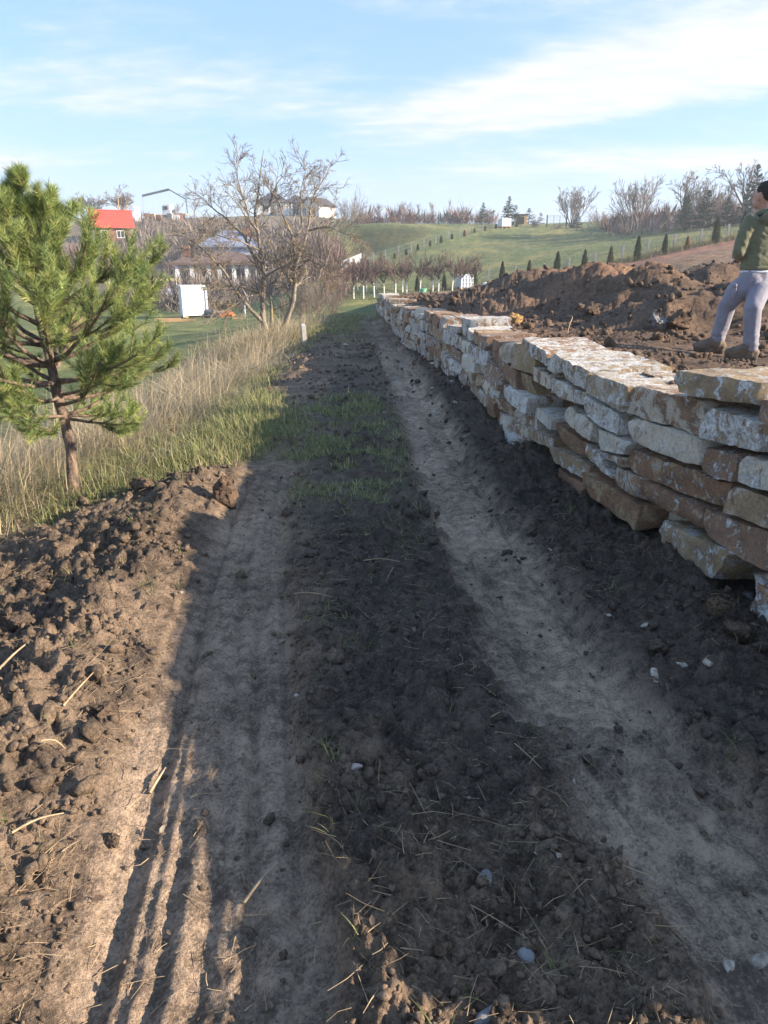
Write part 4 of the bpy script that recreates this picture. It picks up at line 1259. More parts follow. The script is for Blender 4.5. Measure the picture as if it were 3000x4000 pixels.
# tufted green grass of the verge and the crown of the track
x, y = pick_ground(rg, 60000, 3.2, 26, -4.0, 1.0, gw)
x2, y2 = pick_ground(rg, 16000, 4.7, 9.8, -1.8, 0.4, gw)
x = np.concatenate([x, x2]); y = np.concatenate([y, y2])
tx = x + rg.normal(0, 0.02, len(x)); ty = y + rg.normal(0, 0.02, len(x))
rep = 2
x = np.repeat(x, rep) + rg.normal(0, 0.012, len(x) * rep); y = np.repeat(y, rep) + rg.normal(0, 0.012, len(y) * rep)
hh = np.clip(rg.normal(0.065, 0.045, len(x)), 0.015, 0.24) * (0.7 + 0.7 * sst(-(x - x_verge(y)), 0, 0.6)) * np.interp(y, [3, 12, 26], [1, 1.15, 1.5])
ww = rg.uniform(0.0016, 0.0032, len(x)) * np.interp(y, [3, 8, 26], [1, 1.5, 3.6])
colr = mixcol(rg, len(x), (0.12, 0.175, 0.055), (0.38, 0.32, 0.16), 0.26, 1.0)
parts.append(blades(rg, x, y, ground_z(x, y)[0] - 0.004, hh, ww, 0.7, colr, 2))
# sparse sprigs on the bare middle strip
x, y = pick_ground(rg, 1300, 1.0, 6.5, -2.0, 1.3, lambda x, y: masks(x, y)[3] * sst(pn2(x * 2.2 + 9, y * 2.2), 0.0, 0.4) * (0.25 + 0.75 * sst(y, 2.2, 3.2)))
x = np.repeat(x, 7) + rg.normal(0, 0.012, len(x) * 7); y = np.repeat(y, 7) + rg.normal(0, 0.012, len(y) * 7)
parts.append(blades(rg, x, y, ground_z(x, y)[0], rg.uniform(0.02, 0.075, len(x)), rg.uniform(0.0012, 0.0024, len(x)), 1.0, mixcol(rg, len(x), (0.08, 0.12, 0.03), (0.26, 0.23, 0.11), 0.2), 3))
V, F, C = join(parts)
tag(mk('green_grass', V, F, M['blade'], col=C), 'short green grass on the verge and between the wheel tracks', 'grass', kind='stuff')
# tall straw-coloured grass along the left verge
def dry_w(x, y):
    q = -(x - x_dry(y))
    q = q + 0.45 * pn2(x * 1.8, y * 1.8 + 4)
    return sst(q, -0.35, 0.6) * (1 - sst(q, 1.5, 3.2)) * sst(pn2(x * 1.6 + 70, y * 1.6) + 0.35, -0.2, 0.35)
n = 54000
y = np.exp(rg.uniform(math.log(3.0), math.log(25), n)); x = x_dry(y) + 0.3 - rg.random(n) ** 1.2 * 3.2
kp = rg.random(n) < dry_w(x, y); x, y = x[kp], y[kp]
q = -(x - x_dry(y))
cl = pn2(x * 2.3 + 5, y * 2.3) + 0.5 * pn2(x * 6, y * 6)
hh = np.clip(rg.normal(0.46, 0.20, len(x)) * (1 + 0.6 * cl), 0.10, 1.0) * (0.45 + 0.55 * sst(q, -0.2, 0.6)) * np.interp(y, [3, 4.4, 6, 12, 25], [0.55, 0.75, 1.0, 1.05, 1.0])
ww = rg.uniform(0.0016, 0.0030, len(x)) * np.interp(y, [3, 8, 25], [1, 1.4, 3.2])
colr = mixcol(rg, len(x), (0.62, 0.50, 0.32), (0.34, 0.26, 0.16), 0.18)
gre = rg.random(len(x)) < 0.08; colr[gre] = mixcol(rg, gre.sum(), (0.16, 0.18, 0.05), (0.25, 0.24, 0.09))
mat_ = rg.random(len(x)) < 0.45; hh[mat_] *= 0.55
parts = [blades(rg, x[mat_], y[mat_], ground_z(x[mat_], y[mat_])[0] - 0.01, hh[mat_] * 1.5, ww[mat_], 2.2, colr[mat_], 3, 0.9), blades(rg, x, y, ground_z(x, y)[0] - 0.01, hh, ww, 1.0, colr, 3, 0.6, wind=0.1)]
V, F, C = join(parts)
tag(mk('dry_grass', V, F, M['blade'], col=C), 'tall straw coloured grass along the left verge under the pine', 'grass', kind='stuff')

# ------------------------------------------------------------------ the young pine
def build_pine():
    rng = np.random.default_rng(61)
    D = 5.2
    base = g_at(285, 1925); D = base[1]
    pts = [at(285, 1935, D), at(278, 1760, D), at(262, 1670, D), at(236, 1590, D), at(212, 1480, D), at(190, 1380, D + 0.03), at(165, 1290, D + 0.05), at(140, 1180, D + 0.06), at(115, 1080, D + 0.05), at(102, 1010, D), at(90, 930, D), at(78, 860, D), at(60, 745, D)]
    pts[0][2] = base[2] - 0.06
    T = resample(pts, 40)
    tt = np.linspace(0, 1, 40)
    Rt = np.interp(tt, [0, 0.04, 0.1, 0.35, 0.6, 0.8, 1], [0.052, 0.044, 0.040, 0.036, 0.028, 0.016, 0.006]) * (1 + 0.05 * np.sin(tt * 37))
    root = empty('pine_tree', base, 'young green pine with a bent bare trunk on the left verge', 'tree')
    fork = resample([at(165, 1290, D + 0.05), at(178, 1180, D + 0.1), at(188, 1080, D + 0.16), at(215, 980, D + 0.2), at(232, 890, D + 0.2)], 14)
    V, F = tubes([(T[None], Rt[None])], [14])
    nrm = V - np.repeat(T, 14, 0)
    V = V + nrm * (0.16 * pn3(V * np.array([22, 22, 8.0])) + 0.10 * pn3(V * 60))[:, None]
    V2, F2 = tubes([(fork[None], np.linspace(0.022, 0.006, 14)[None])], [8])
    mk('trunk', np.concatenate([V, V2]) - base, np.concatenate([F, F2 + len(V)]), M['pine_bark'], root, smooth=True)
    # whorls of branches
    B0, D0, L0 = [], [], []
    Lz = T[-1, 2] - T[0, 2]
    for f in np.concatenate([np.linspace(0.30, 0.93, 12)]):
        i = f * 39; p = T[int(i)] * (1 - i % 1) + T[min(int(i) + 1, 39)] * (i % 1)
        nb = rng.integers(7, 10) if f < 0.58 else rng.integers(4, 6); a0 = rng.uniform(0, 6.28)
        prof = np.interp(f, [0.28, 0.37, 0.44, 0.54, 0.64, 0.75, 0.86, 1.0], [0.55, 0.78, 0.96, 0.96, 0.74, 0.46, 0.27, 0.09])
        for k in range(nb):
            a = a0 + k * 6.283 / nb + rng.normal(0, 0.2)
            el = np.interp(f, [0.28, 0.5, 0.8, 1], [-0.22, 0.2, 0.75, 1.25]) + rng.normal(0, 0.1)
            B0.append(p + rng.normal(0, 0.015, 3)); D0.append((math.cos(a) * math.cos(el), math.sin(a) * math.cos(el), math.sin(el))); L0.append(prof * rng.uniform(0.75, 1.12))
    for j in (6, 9, 12, 13):
        for k in range(4):
            a = rng.uniform(0, 6.28); B0.append(fork[j]); D0.append((math.cos(a) * 0.7, math.sin(a) * 0.7, 0.7)); L0.append(rng.uniform(0.10, 0.2))
    B0 = np.array(B0); D0 = np.array(D0); L0 = np.array(L0)
    P1 = walk(rng, B0, D0, L0, 9, 0.08, 0.085); R1 = (0.0035 + 0.016 * L0)[:, None] * np.linspace(1, 0.35, 9)[None]
    P2, R2 = sprout(rng, P1, R1, 6, 0.38, 0.98, 0.6, 0.34, 6, 0.08, 0.13, 0.6, 0.5, 0.0025)
    P3, R3 = sprout(rng, P2, R2, 2, 0.35, 0.95, 0.6, 0.65, 5, 0.06, 0.12, 0.7, 0.6, 0.002)
    V, F = tubes([(P1, R1), (P2, R2)], [6, 4])
    mk('limbs', V - base, F, M['pine_bark'], root, smooth=True)
    # needles clothe the last part of every shoot
    sh = []
    for P, frac in ((P1, 0.45), (P2, 0.8), (P3, 1.0)):
        k = P.shape[1]; i0 = int((k - 1) * (1 - frac))
        for j in range(i0, k - 1):
            sh.append(np.stack([P[:, j], P[:, j + 1]], 1))
    S = np.concatenate(sh)
    tips = np.concatenate([P1[:, -2:], P2[:, -2:], P3[:, -2:]])
    td = tips[:, 1] - tips[:, 0]; td /= np.linalg.norm(td, axis=1)[:, None]; td[:, 2] += 0.5; td /= np.linalg.norm(td, axis=1)[:, None]
    buds = np.stack([tips[:, 1], tips[:, 1] + td * rng.uniform(0.03, 0.07, len(td))[:, None]], 1)
    S = np.concatenate([S, buds])
    ln = np.linalg.norm(S[:, 1] - S[:, 0], axis=1)
    cnt = np.clip((ln * 800).astype(int), 9, 110)
    idx = np.repeat(np.arange(len(S)), cnt); n = len(idx)
    t = rng.random(n)[:, None]
    p = S[idx, 0] * (1 - t) + S[idx, 1] * t
    ax = (S[idx, 1] - S[idx, 0]) / ln[idx][:, None]
    pr = np.cross(ax, rng.normal(size=(n, 3))); pr /= np.linalg.norm(pr, axis=1)[:, None]
    an = rng.normal(0.72, 0.18, n)[:, None]
    d = ax * np.cos(an) + pr * np.sin(an)
    L = rng.normal(0.060, 0.010, n)[:, None]
    side = np.cross(d, rng.normal(size=(n, 3))); side /= np.linalg.norm(side, axis=1)[:, None]
    w = 0.0015
    a = p - side * w; b = p + side * w; c = p + d * L
    Vn = np.stack([a, b, c], 1).reshape(-1, 3); Fn = np.arange(n * 3).reshape(-1, 3)
    shc = np.exp(rng.normal(0, 0.18, len(S)))[idx]
    yel = np.clip(rng.normal(0.35, 0.3, len(S)), 0, 1)[idx][:, None]
    C = (np.array([0.15, 0.21, 0.07]) * (1 - yel) + np.array([0.36, 0.38, 0.12]) * yel) * shc[:, None] * np.exp(rng.normal(0, 0.12, n))[:, None]
    mk('crown', Vn - base, Fn, M['needle'], root, col=np.repeat(C, 3, 0))
build_pine()


# ------------------------------------------------------------------ the bare walnut
def build_walnut():
    rng = np.random.default_rng(71)
    base = on_land(1060, 1315, 20.0); D = base[1]
    def z3(l, dd):
        n = len(l); return resample([at(700 + a * 0.4521, 550 + b * 0.4521, D + dd * k / max(n - 1, 1)) for k, (a, b) in enumerate(l)], 26)
    limbs = [
        ([(765, 1690), (720, 1540), (710, 1400), (735, 1250), (735, 1150), (715, 1050), (690, 900), (680, 780), (655, 680), (660, 560), (690, 400), (700, 250), (735, 80)], 0.3, 0.13),
        ([(715, 1560), (600, 1440), (520, 1340), (460, 1240), (400, 1150), (300, 1020), (180, 920), (60, 830), (-60, 790)], -1.2, 0.085),
        ([(715, 1060), (640, 1000), (590, 890), (560, 810), (480, 760), (410, 660), (300, 590), (190, 490), (70, 420)], 0.9, 0.07),
        ([(680, 780), (610, 700), (580, 560), (530, 420), (500, 280), (530, 100)], -0.6, 0.05),
        ([(655, 680), (740, 620), (800, 500), (860, 350), (960, 220)], 0.7, 0.05),
        ([(712, 1330), (600, 1290), (500, 1240), (400, 1265), (290, 1220), (240, 1120), (120, 1080)], -1.0, 0.05),
        ([(810, 1690), (795, 1480), (790, 1300), (780, 1240), (880, 1160), (900, 1080), (860, 1010), (760, 960)], 0.4, 0.08),
        ([(890, 1690), (930, 1530), (990, 1400), (1000, 1280), (1005, 1150), (1000, 1000), (990, 830), (940, 740), (890, 640), (870, 520), (800, 430), (690, 330)], 0.2, 0.12),
        ([(1005, 1080), (1050, 950), (1100, 800), (1120, 700), (1130, 560), (1200, 400), (1290, 250), (1340, 150)], 0.8, 0.07),
        ([(1110, 780), (1200, 750), (1300, 740), (1450, 810), (1600, 870)], -0.8, 0.045),
        ([(1010, 1110), (1120, 1020), (1300, 1130), (1420, 1210)], -0.9, 0.045),
        ([(990, 830), (1060, 760), (1050, 480), (1100, 180)], 0.5, 0.05),
        ([(735, 1170), (860, 1100), (960, 1060), (1060, 990), (1200, 960)], -0.7, 0.045),
        ([(720, 1330), (640, 1340), (560, 1350), (470, 1420), (360, 1500), (220, 1460)], -1.3, 0.035),
        ([(690, 950), (600, 900), (520, 860), (420, 850), (300, 800), (160, 760)], -0.8, 0.04)]
    P = np.stack([z3(l, dd) for l, dd, r in limbs])
    Rr = np.stack([r * 0.68 * np.linspace(1, 0.07, 26) for l, dd, r in limbs])
    for k in (0, 6, 7):
        P[k, 0, 2] = min(P[k, 0, 2], gz(P[k, 0, 0], P[k, 0, 1]) - 0.08); Rr[k, :2] *= 1.25
    P = P + 0.03 * np.stack([pn3(P * 1.7 + o) for o in (3, 40, 80)], -1)
    root = empty('walnut_tree', base, 'bare spreading walnut tree with several lichen spotted stems at the track edge', 'tree')
    V, F = tubes([(P, Rr)], [10])
    nr = V - np.repeat(P.reshape(-1, 3), 10, 0)
    V = V + nr * (0.18 * pn3(V * np.array([9, 9, 4.0])))[:, None]
    mk('trunk', V - base, F, M['walnut_bark'], root, smooth=True)
    P1, R1 = sprout(rng, P, Rr * 0.8, 22, 0.2, 0.93, 0.8, 0.9, 10, 0.085, 0.012, 0.45, 0.35, 0.0075, lens=0.85)
    P2, R2 = sprout(rng, P1, R1, 6, 0.2, 1.0, 0.8, 0.5, 7, 0.10, 0.035, 0.62, 0.5, 0.0055)
    P3, R3 = sprout(rng, P2, R2, 3, 0.3, 1.0, 0.8, 0.55, 4, 0.11, 0.035, 0.7, 0.6, 0.0045)
    V, F = tubes([(P1, R1), (P2, R2), (P3, R3)], [6, 4, 3])
    mk('branches', V - base, F, M['walnut_bark'], root, smooth=True)
build_walnut()


# ------------------------------------------------------------------ bare trees and shrubs farther off
def bare_mesh(seed, kind):
    """unit tree about 1 m high: trunk mesh and crown mesh"""
    rng = np.random.default_rng(seed)
    if kind == 'round':       # old broad crown
        T = walk(rng, np.array([[0, 0, -0.02]]), np.array([[0, 0, 1.0]]), np.array([0.42]), 10, 0.05, 0.1); RT = 0.028 * np.linspace(1, 0.7, 10)[None]
        A, RA = sprout(rng, T, RT, 13, 0.45, 1.0, 0.75, 1.35, 10, 0.07, 0.04, 0.55, 0.3, 0.004)
        cfg = (8, 4, 4); rm = 0.0042; ang = 0.6
    elif kind == 'vase':      # many stems fanning from the foot
        n = 16; a = rng.uniform(0, 6.28, n); e = rng.uniform(0.75, 1.5, n)
        T = walk(rng, rng.normal(0, 0.02, (n, 3)) * [1, 1, 0], np.stack([np.cos(a) * np.cos(e), np.sin(a) * np.cos(e), np.sin(e)], 1), rng.uniform(0.75, 1.05, n), 10, 0.05, 0.05); RT = 0.013 * np.linspace(1, 0.2, 10)[None].repeat(n, 0)
        A, RA = sprout(rng, T, RT, 7, 0.3, 1.0, 0.4, 0.42, 7, 0.06, 0.06, 0.55, 0.3, 0.0035)
        cfg = (5, 3, 0); rm = 0.0035; ang = 0.45
    elif kind == 'tall':      # slim upright tree
        T = walk(rng, np.array([[0, 0, -0.02]]), np.array([[0, 0, 1.0]]), np.array([0.95]), 14, 0.03, 0.08); RT = 0.018 * np.linspace(1, 0.15, 14)[None]
        A, RA = sprout(rng, T, RT, 22, 0.25, 0.97, 0.6, 0.36, 8, 0.06, 0.09, 0.45, 0.3, 0.0035)
        cfg = (6, 4, 0); rm = 0.003; ang = 0.5
    elif kind == 'spread':    # open crown from a short trunk
        T = walk(rng, np.array([[0, 0, -0.02]]), np.array([[0.05, 0, 1.0]]), np.array([0.3]), 8, 0.05, 0.1); RT = 0.026 * np.linspace(1, 0.8, 8)[None]
        A, RA = sprout(rng, T, RT, 7, 0.7, 1.0, 0.55, 2.2, 12, 0.07, 0.05, 0.6, 0.25, 0.004)
        cfg = (8, 4, 3); rm = 0.0028; ang = 0.55
    elif kind == 'orchard':   # pruned fruit tree: bare white stem and a vase of rods
        T = walk(rng, np.array([[0, 0, -0.02]]), np.array([[0, 0, 1.0]]), np.array([0.30]), 7, 0.04, 0.1); RT = 0.016 * np.linspace(1, 0.8, 7)[None]
        A, RA = sprout(rng, T, RT, 9, 0.72, 1.0, 0.85, 1.9, 8, 0.09, 0.11, 0.6, 0.4, 0.006)
        cfg = (9, 4, 0); rm = 0.004; ang = 0.5
    else:                     # shrub: dense twiggy mass
        n = 34; a = rng.uniform(0, 6.28, n); e = rng.uniform(0.5, 1.5, n)
        T = walk(rng, rng.normal(0, 0.12, (n, 3)) * [1, 1, 0], np.stack([np.cos(a) * np.cos(e), np.sin(a) * np.cos(e), np.sin(e)], 1), rng.uniform(0.5, 0.95, n), 8, 0.10, 0.03); RT = 0.008 * np.linspace(1, 0.3, 8)[None].repeat(n, 0)
        A, RA = sprout(rng, T, RT, 6, 0.2, 1.0, 0.6, 0.5, 6, 0.12, 0.04, 0.6, 0.4, 0.004)
        cfg = (4, 0, 0); rm = 0.0032; ang = 0.7
    G = [(A, RA)]; S = [4]
    P, Rr = A, RA
    for m in cfg:
        if m:
            P, Rr = sprout(rng, P, Rr, m, 0.2, 1.0, ang, 0.5, 5, 0.10, 0.04, 0.62, 0.5, rm); G.append((P, Rr)); S.append(3)
    zmax = max(g[0][..., 2].max() for g in G)
    Vt, Ft = tubes([(T, RT)], [7]); Vc, Fc = tubes(G, S)
    Vt /= zmax; Vc /= zmax
    mt = {'orchard': M['lime_paint']}.get(kind, M['bark'])
    mc = {'orchard': M['orchard_bark']}.get(kind, M['bark'])
    tr = mk('trunk', Vt, Ft, mt, smooth=True); cr = mk('crown', Vc, Fc, mc, smooth=True)
    out = (tr.data, cr.data)
    for o in (tr, cr): bpy.data.objects.remove(o)
    return out


TREES = {}
for kind, seeds in (('round', (1, 2)), ('vase', (3, 4)), ('tall', (5, 6)), ('spread', (7, 8)), ('orchard', (9, 10, 11)), ('shrub', (12, 13, 14))):
    TREES[kind] = [bare_mesh(100 + s, kind) for s in seeds]
_tk = [0]


def plant(kind, p, h, label, group, wide=1.0, name='bare_tree', cat='tree', mats=None, var=None):
    _tk[0] += 1
    var = _tk[0] if var is None else var
    tm, cm = TREES[kind][var % len(TREES[kind])]
    root = empty(name, p, label, cat, group, rz=(_tk[0] * 2.4) % 6.28)
    root.scale = (h * wide, h * wide, h)
    for nm, me in (('trunk', tm), ('crown', cm)):
        o = link(nm, me, root)
        if mats:
            o.material_slots[0].link = 'OBJECT'; o.material_slots[0].material = M[mats]
    return root


def by_px(u, vt, vb, d):
    p = on_land(u, vb, d); h = at(u, vt, d)[2] - p[2]
    return p, h


for kind, u, vt, vb, d, wide, lab in [
    ('round', 365, 742, 860, 165, 1.5, 'bare round crowned tree on the ridge behind the red roof, left of the pair'),
    ('round', 490, 716, 860, 165, 1.5, 'larger bare round crowned tree on the ridge behind the red roof'),
    ('spread', 760, 760, 855, 190, 0.9, 'bare tree on the ridge right of the crane truck'),
    ('spread', 700, 790, 858, 200, 0.8, 'smaller bare tree beside the crane truck on the ridge'),
    ('shrub', 1360, 712, 885, 150, 0.8, 'dense rounded bare tree right of the dark roofed houses'),
    ('spread', 1570, 782, 868, 170, 1.0, 'wide bare tree left of centre in the hedgerow on the skyline'),
    ('tall', 1635, 790, 868, 168, 1.0, 'slim bare tree in the skyline hedgerow right of the wide one'),
    ('tall', 1690, 788, 868, 165, 1.1, 'bare tree in the skyline hedgerow above the small gate'),
    ('tall', 1755, 772, 866, 172, 0.6, 'thin tall bare tree standing alone above the skyline hedgerow'),
    ('spread', 1820, 800, 866, 170, 1.0, 'bushy bare tree between the two small spruces on the skyline'),
    ('round', 1910, 805, 868, 175, 1.1, 'pale bare tree left of the bigger spruce on the skyline'),
    ('spread', 1480, 790, 880, 160, 0.9, 'reddish bare tree in the hedgerow right of the dense rounded one'),
    ('vase', 2235, 722, 882, 140, 1.2, 'bare tree with many fanning stems right of the green gate'),
    ('shrub', 2345, 790, 885, 138, 1.0, 'low bushy bare tree right of the fanning one'),
    ('vase', 2485, 685, 880, 118, 1.1, 'tall bare tree with spreading stems above the brown hedge'),
    ('spread', 2655, 662, 880, 112, 1.15, 'tall bare tree behind the light green spruce'),
    ('vase', 2745, 700, 880, 112, 1.1, 'bare tree behind the dark spruces left of the person'),
    ('spread', 2895, 622, 875, 105, 1.1, 'tallest bare tree beside the person and the tall spruce'),
    ('tall', 2830, 700, 875, 108, 1.3, 'slender bare tree left of the tallest one by the person'),
    ('spread', 3060, 640, 870, 104, 0.8, 'bare tree right of the person at the picture edge'),
]:
    p, h = by_px(u, vt, vb, d)
    plant(kind, p, h, lab, 'bare trees on the ridge', wide, mats='red_bark' if 'reddish' in lab else None)

# fruit trees with lime washed stems
ORCH = [(1335, 1180, 49), (1352, 1172, 53), (1382, 1172, 51), (1398, 1165, 55), (1420, 1170, 50), (1432, 1160, 54), (1462, 1160, 51), (1470, 1152, 56), (1500, 1150, 52), (1545, 1148, 52), (1572, 1144, 55), (1588, 1146, 53), (1640, 1142, 55), (1690, 1138, 56), (1712, 1142, 53), (1765, 1142, 53), (1800, 1130, 56), (1840, 1126, 57)]
_ord = ['first', 'second', 'third', 'fourth', 'fifth', 'sixth', 'seventh', 'eighth', 'ninth', 'tenth', 'eleventh', 'twelfth', 'thirteenth', 'fourteenth', 'fifteenth', 'sixteenth', 'seventeenth', 'eighteenth']
for k, (u, v, d) in enumerate(ORCH):
    p = on_land(u, v, d)
    plant('orchard', p, 2.75 + 0.25 * math.sin(k * 2.2), 'fruit tree with white washed trunk, %s from the left beyond the wall end' % _ord[k], 'fruit trees with white trunks', 0.95, 'fruit_tree')

# single shrubs
for u, vt, vb, d, wide, mt, lab in [
    (430, 1030, 1110, 90, 1.4, 'red_bark', 'reddish shrub on the slope below the red roofed house, behind the pine'), (520, 1030, 1105, 92, 1.3, 'red_bark', 'reddish shrub right of the one behind the pine'), (600, 1040, 1110, 94, 1.2, 'red_bark', 'small reddish shrub left of the white house'),
    (1185, 1040, 1290, 26, 0.55, None, 'tall grey brown thicket just right of the walnut trunks'), (1245, 1060, 1270, 28, 0.6, None, 'dense bare bush in the thicket right of the walnut tree'), (1305, 1080, 1250, 30, 0.6, None, 'bare bush at the right end of the thicket by the orchard'), (1270, 1020, 1240, 36, 0.6, 'red_bark', 'reddish bush behind the thicket'),
    (1330, 990, 1200, 44, 0.6, 'red_bark', 'brownish bush left of the fruit trees'), (1120, 1090, 1280, 30, 0.7, None, 'grey bush seen between the walnut stems'),
    (1600, 835, 882, 140, 1.3, 'red_bark', 'round brown bush on the bank top left of the small gate'), (1430, 830, 885, 148, 1.2, 'red_bark', 'brown bush at the left end of the skyline hedgerow'), (1530, 830, 880, 150, 1.4, 'red_bark', 'low brown bush in the skyline hedgerow'),
    (2090, 850, 888, 140, 1.5, None, 'low bush on the skyline left of the green gate'), (2180, 868, 890, 132, 1.6, None, 'heap of brush in front of the green gate'), (2420, 800, 885, 132, 1.1, 'red_bark', 'brown shrub in the right hedge under the tall bare tree'),
    (2540, 790, 886, 122, 1.0, 'red_bark', 'dark reddish shrub in the right hedge left of the blue spruce')]:
    p, h = by_px(u, vt, vb, d)
    plant('shrub', p, h, lab, 'bare shrubs', wide, 'bare_shrub', 'shrub', mt)


# scrub on the slopes: one mass each
def scrub(name, label, n, region, h0, h1, mat, seed, k=9):
    rng = np.random.default_rng(seed)
    pts = []
    for u0, u1, v0, v1, d0, d1, m in region:
        t = rng.random(m); d = d0 + t * (d1 - d0) + rng.normal(0, 2.0, m); u = rng.uniform(u0, u1, m)
        kp = pn2(u * 0.012 + d0, d * 0.25) + 0.4 * pn2(u * 0.05, d) > -0.12
        xx = (u - 1500) / FPX * d / math.cos(PITCH) * 0.985; pts.append(np.stack([xx, d], 1)[kp])
    q = np.concatenate(pts); z = ground_z(q[:, 0], q[:, 1])[0]
    b = np.column_stack([q, z])
    b = np.repeat(b, k, 0) + rng.normal(0, 0.35, (len(b) * k, 3)) * [1, 1, 0]
    a = rng.uniform(0, 6.28, len(b)); e = rng.uniform(0.6, 1.5, len(b)); d = np.stack([np.cos(a) * np.cos(e), np.sin(a) * np.cos(e), np.sin(e)], 1)
    P = walk(rng, b, d, rng.uniform(h0, h1, len(b)) * np.clip(0.85 + 0.9 * pn2(b[:, 0] * 0.16, b[:, 1] * 0.16), 0.35, 1.6), 3, 0.18, 0.03); Rr = np.full((len(b), 3), 0.02) * np.linspace(1, 0.5, 3)
    P2, R2 = sprout(rng, P, Rr, 3, 0.25, 1, 0.6, 0.6, 2, 0.15, 0.05, 0.8, 0.6, 0.011)
    Vs, Fs, off = [], [], 0
    for Q, rad in ((P, 0.016), (P2, 0.012)):          # flat twigs, too far off to show their roundness
        sd = np.cross(Q[:, -1] - Q[:, 0], rng.normal(size=(len(Q), 3))); sd /= np.linalg.norm(sd, axis=1)[:, None]
        Vq = np.stack([Q[:, 0] - sd * rad, Q[:, 0] + sd * rad, Q[:, -1]] if Q.shape[1] == 2 else [Q[:, 0] - sd * rad, Q[:, 0] + sd * rad, Q[:, 1] + sd * rad, Q[:, 2]], 1)
        m_ = Vq.shape[1]; f = np.array([(0, 1, 2)] if m_ == 3 else [(0, 1, 2), (0, 2, 3)])
        Fs.append((f[None] + (np.arange(len(Q)) * m_)[:, None, None]).reshape(-1, 3) + off); Vs.append(Vq.reshape(-1, 3)); off += len(Q) * m_
    tag(mk(name, np.concatenate(Vs), np.concatenate(Fs), mat), label, 'scrub', kind='stuff')
scrub('slope_scrub', 'grey brown leafless scrub covering the slope behind the walnut tree', 0, [(640, 1300, 0, 0, 92, 150, 2300), (1080, 1340, 0, 0, 62, 100, 520), (380, 700, 0, 0, 100, 118, 350), (2300, 3150, 0, 0, 106, 134, 900), (560, 1060, 0, 0, 56, 82, 620), (1000, 1280, 0, 0, 60, 90, 400)], 0.9, 2.6, M['bark'], 81, 7)
scrub('red_scrub', 'reddish scrub along the foot of the slope and the skyline hedge', 0, [(380, 650, 0, 0, 86, 96, 260), (1180, 1350, 0, 0, 60, 110, 300), (1400, 1900, 0, 0, 160, 168, 420), (2280, 2720, 0, 0, 122, 136, 420), (2600, 3150, 0, 0, 108, 118, 260)], 1.2, 3.6, M['red_bark'], 82, 8)


# ------------------------------------------------------------------ conifers
def spruce_mesh(seed, dense=1.0, slim=1.0):
    rng = np.random.default_rng(seed)
    nb = int(150 * dense); f = np.sort(rng.random(nb) ** 0.85)
    a = rng.uniform(0, 6.28, nb); L = (0.34 * (1 - f) ** 0.85 + 0.015) * rng.uniform(0.7, 1.15, nb) * slim
    p = np.stack([0 * f, 0 * f, 0.05 + f * 0.93], 1); e = np.interp(f, [0, 0.6, 1], [-0.12, 0.12, 0.6])
    B = walk(rng, p, np.stack([np.cos(a) * np.cos(e), np.sin(a) * np.cos(e), np.sin(e)], 1), L, 7, 0.05, 0.03)
    n = 34
    idx = np.repeat(np.arange(nb), n); t = rng.random(nb * n) ** 0.8 * 5.99; i = t.astype(int); fr = (t - i)[:, None]
    q = B[idx, i] * (1 - fr) + B[idx, i + 1] * fr; ax = B[idx, i + 1] - B[idx, i]; ax /= np.linalg.norm(ax, axis=1)[:, None]
    pr = np.cross(ax, rng.normal(size=ax.shape)); pr /= np.linalg.norm(pr, axis=1)[:, None]; pr[:, 2] -= 0.25
    d = ax * 0.7 + pr * 0.75; ln = (0.05 * (1 - 0.55 * f[idx]))[:, None] * rng.uniform(0.6, 1.3, (len(idx), 1))
    sd = np.cross(d, rng.normal(size=d.shape)); sd /= np.linalg.norm(sd, axis=1)[:, None]
    w = ln * 0.18
    Vn = np.stack([q - sd * w, q + sd * w, q + d * ln], 1).reshape(-1, 3)
    C = np.repeat(np.exp(rng.normal(0, 0.25, len(idx))), 3)[:, None] * np.ones(3)
    me = mk('crown', Vn, np.arange(len(Vn)).reshape(-1, 3), None, col=C)
    Vt, Ft = tubes([(np.stack([np.zeros(8), np.zeros(8), np.linspace(-0.02, 0.97, 8)], 1)[None], np.linspace(0.018, 0.003, 8)[None])], [6])
    tr = mk('trunk', Vt, Ft, None)
    out = (tr.data, me.data)
    for o in (me, tr): bpy.data.objects.remove(o)
    return out


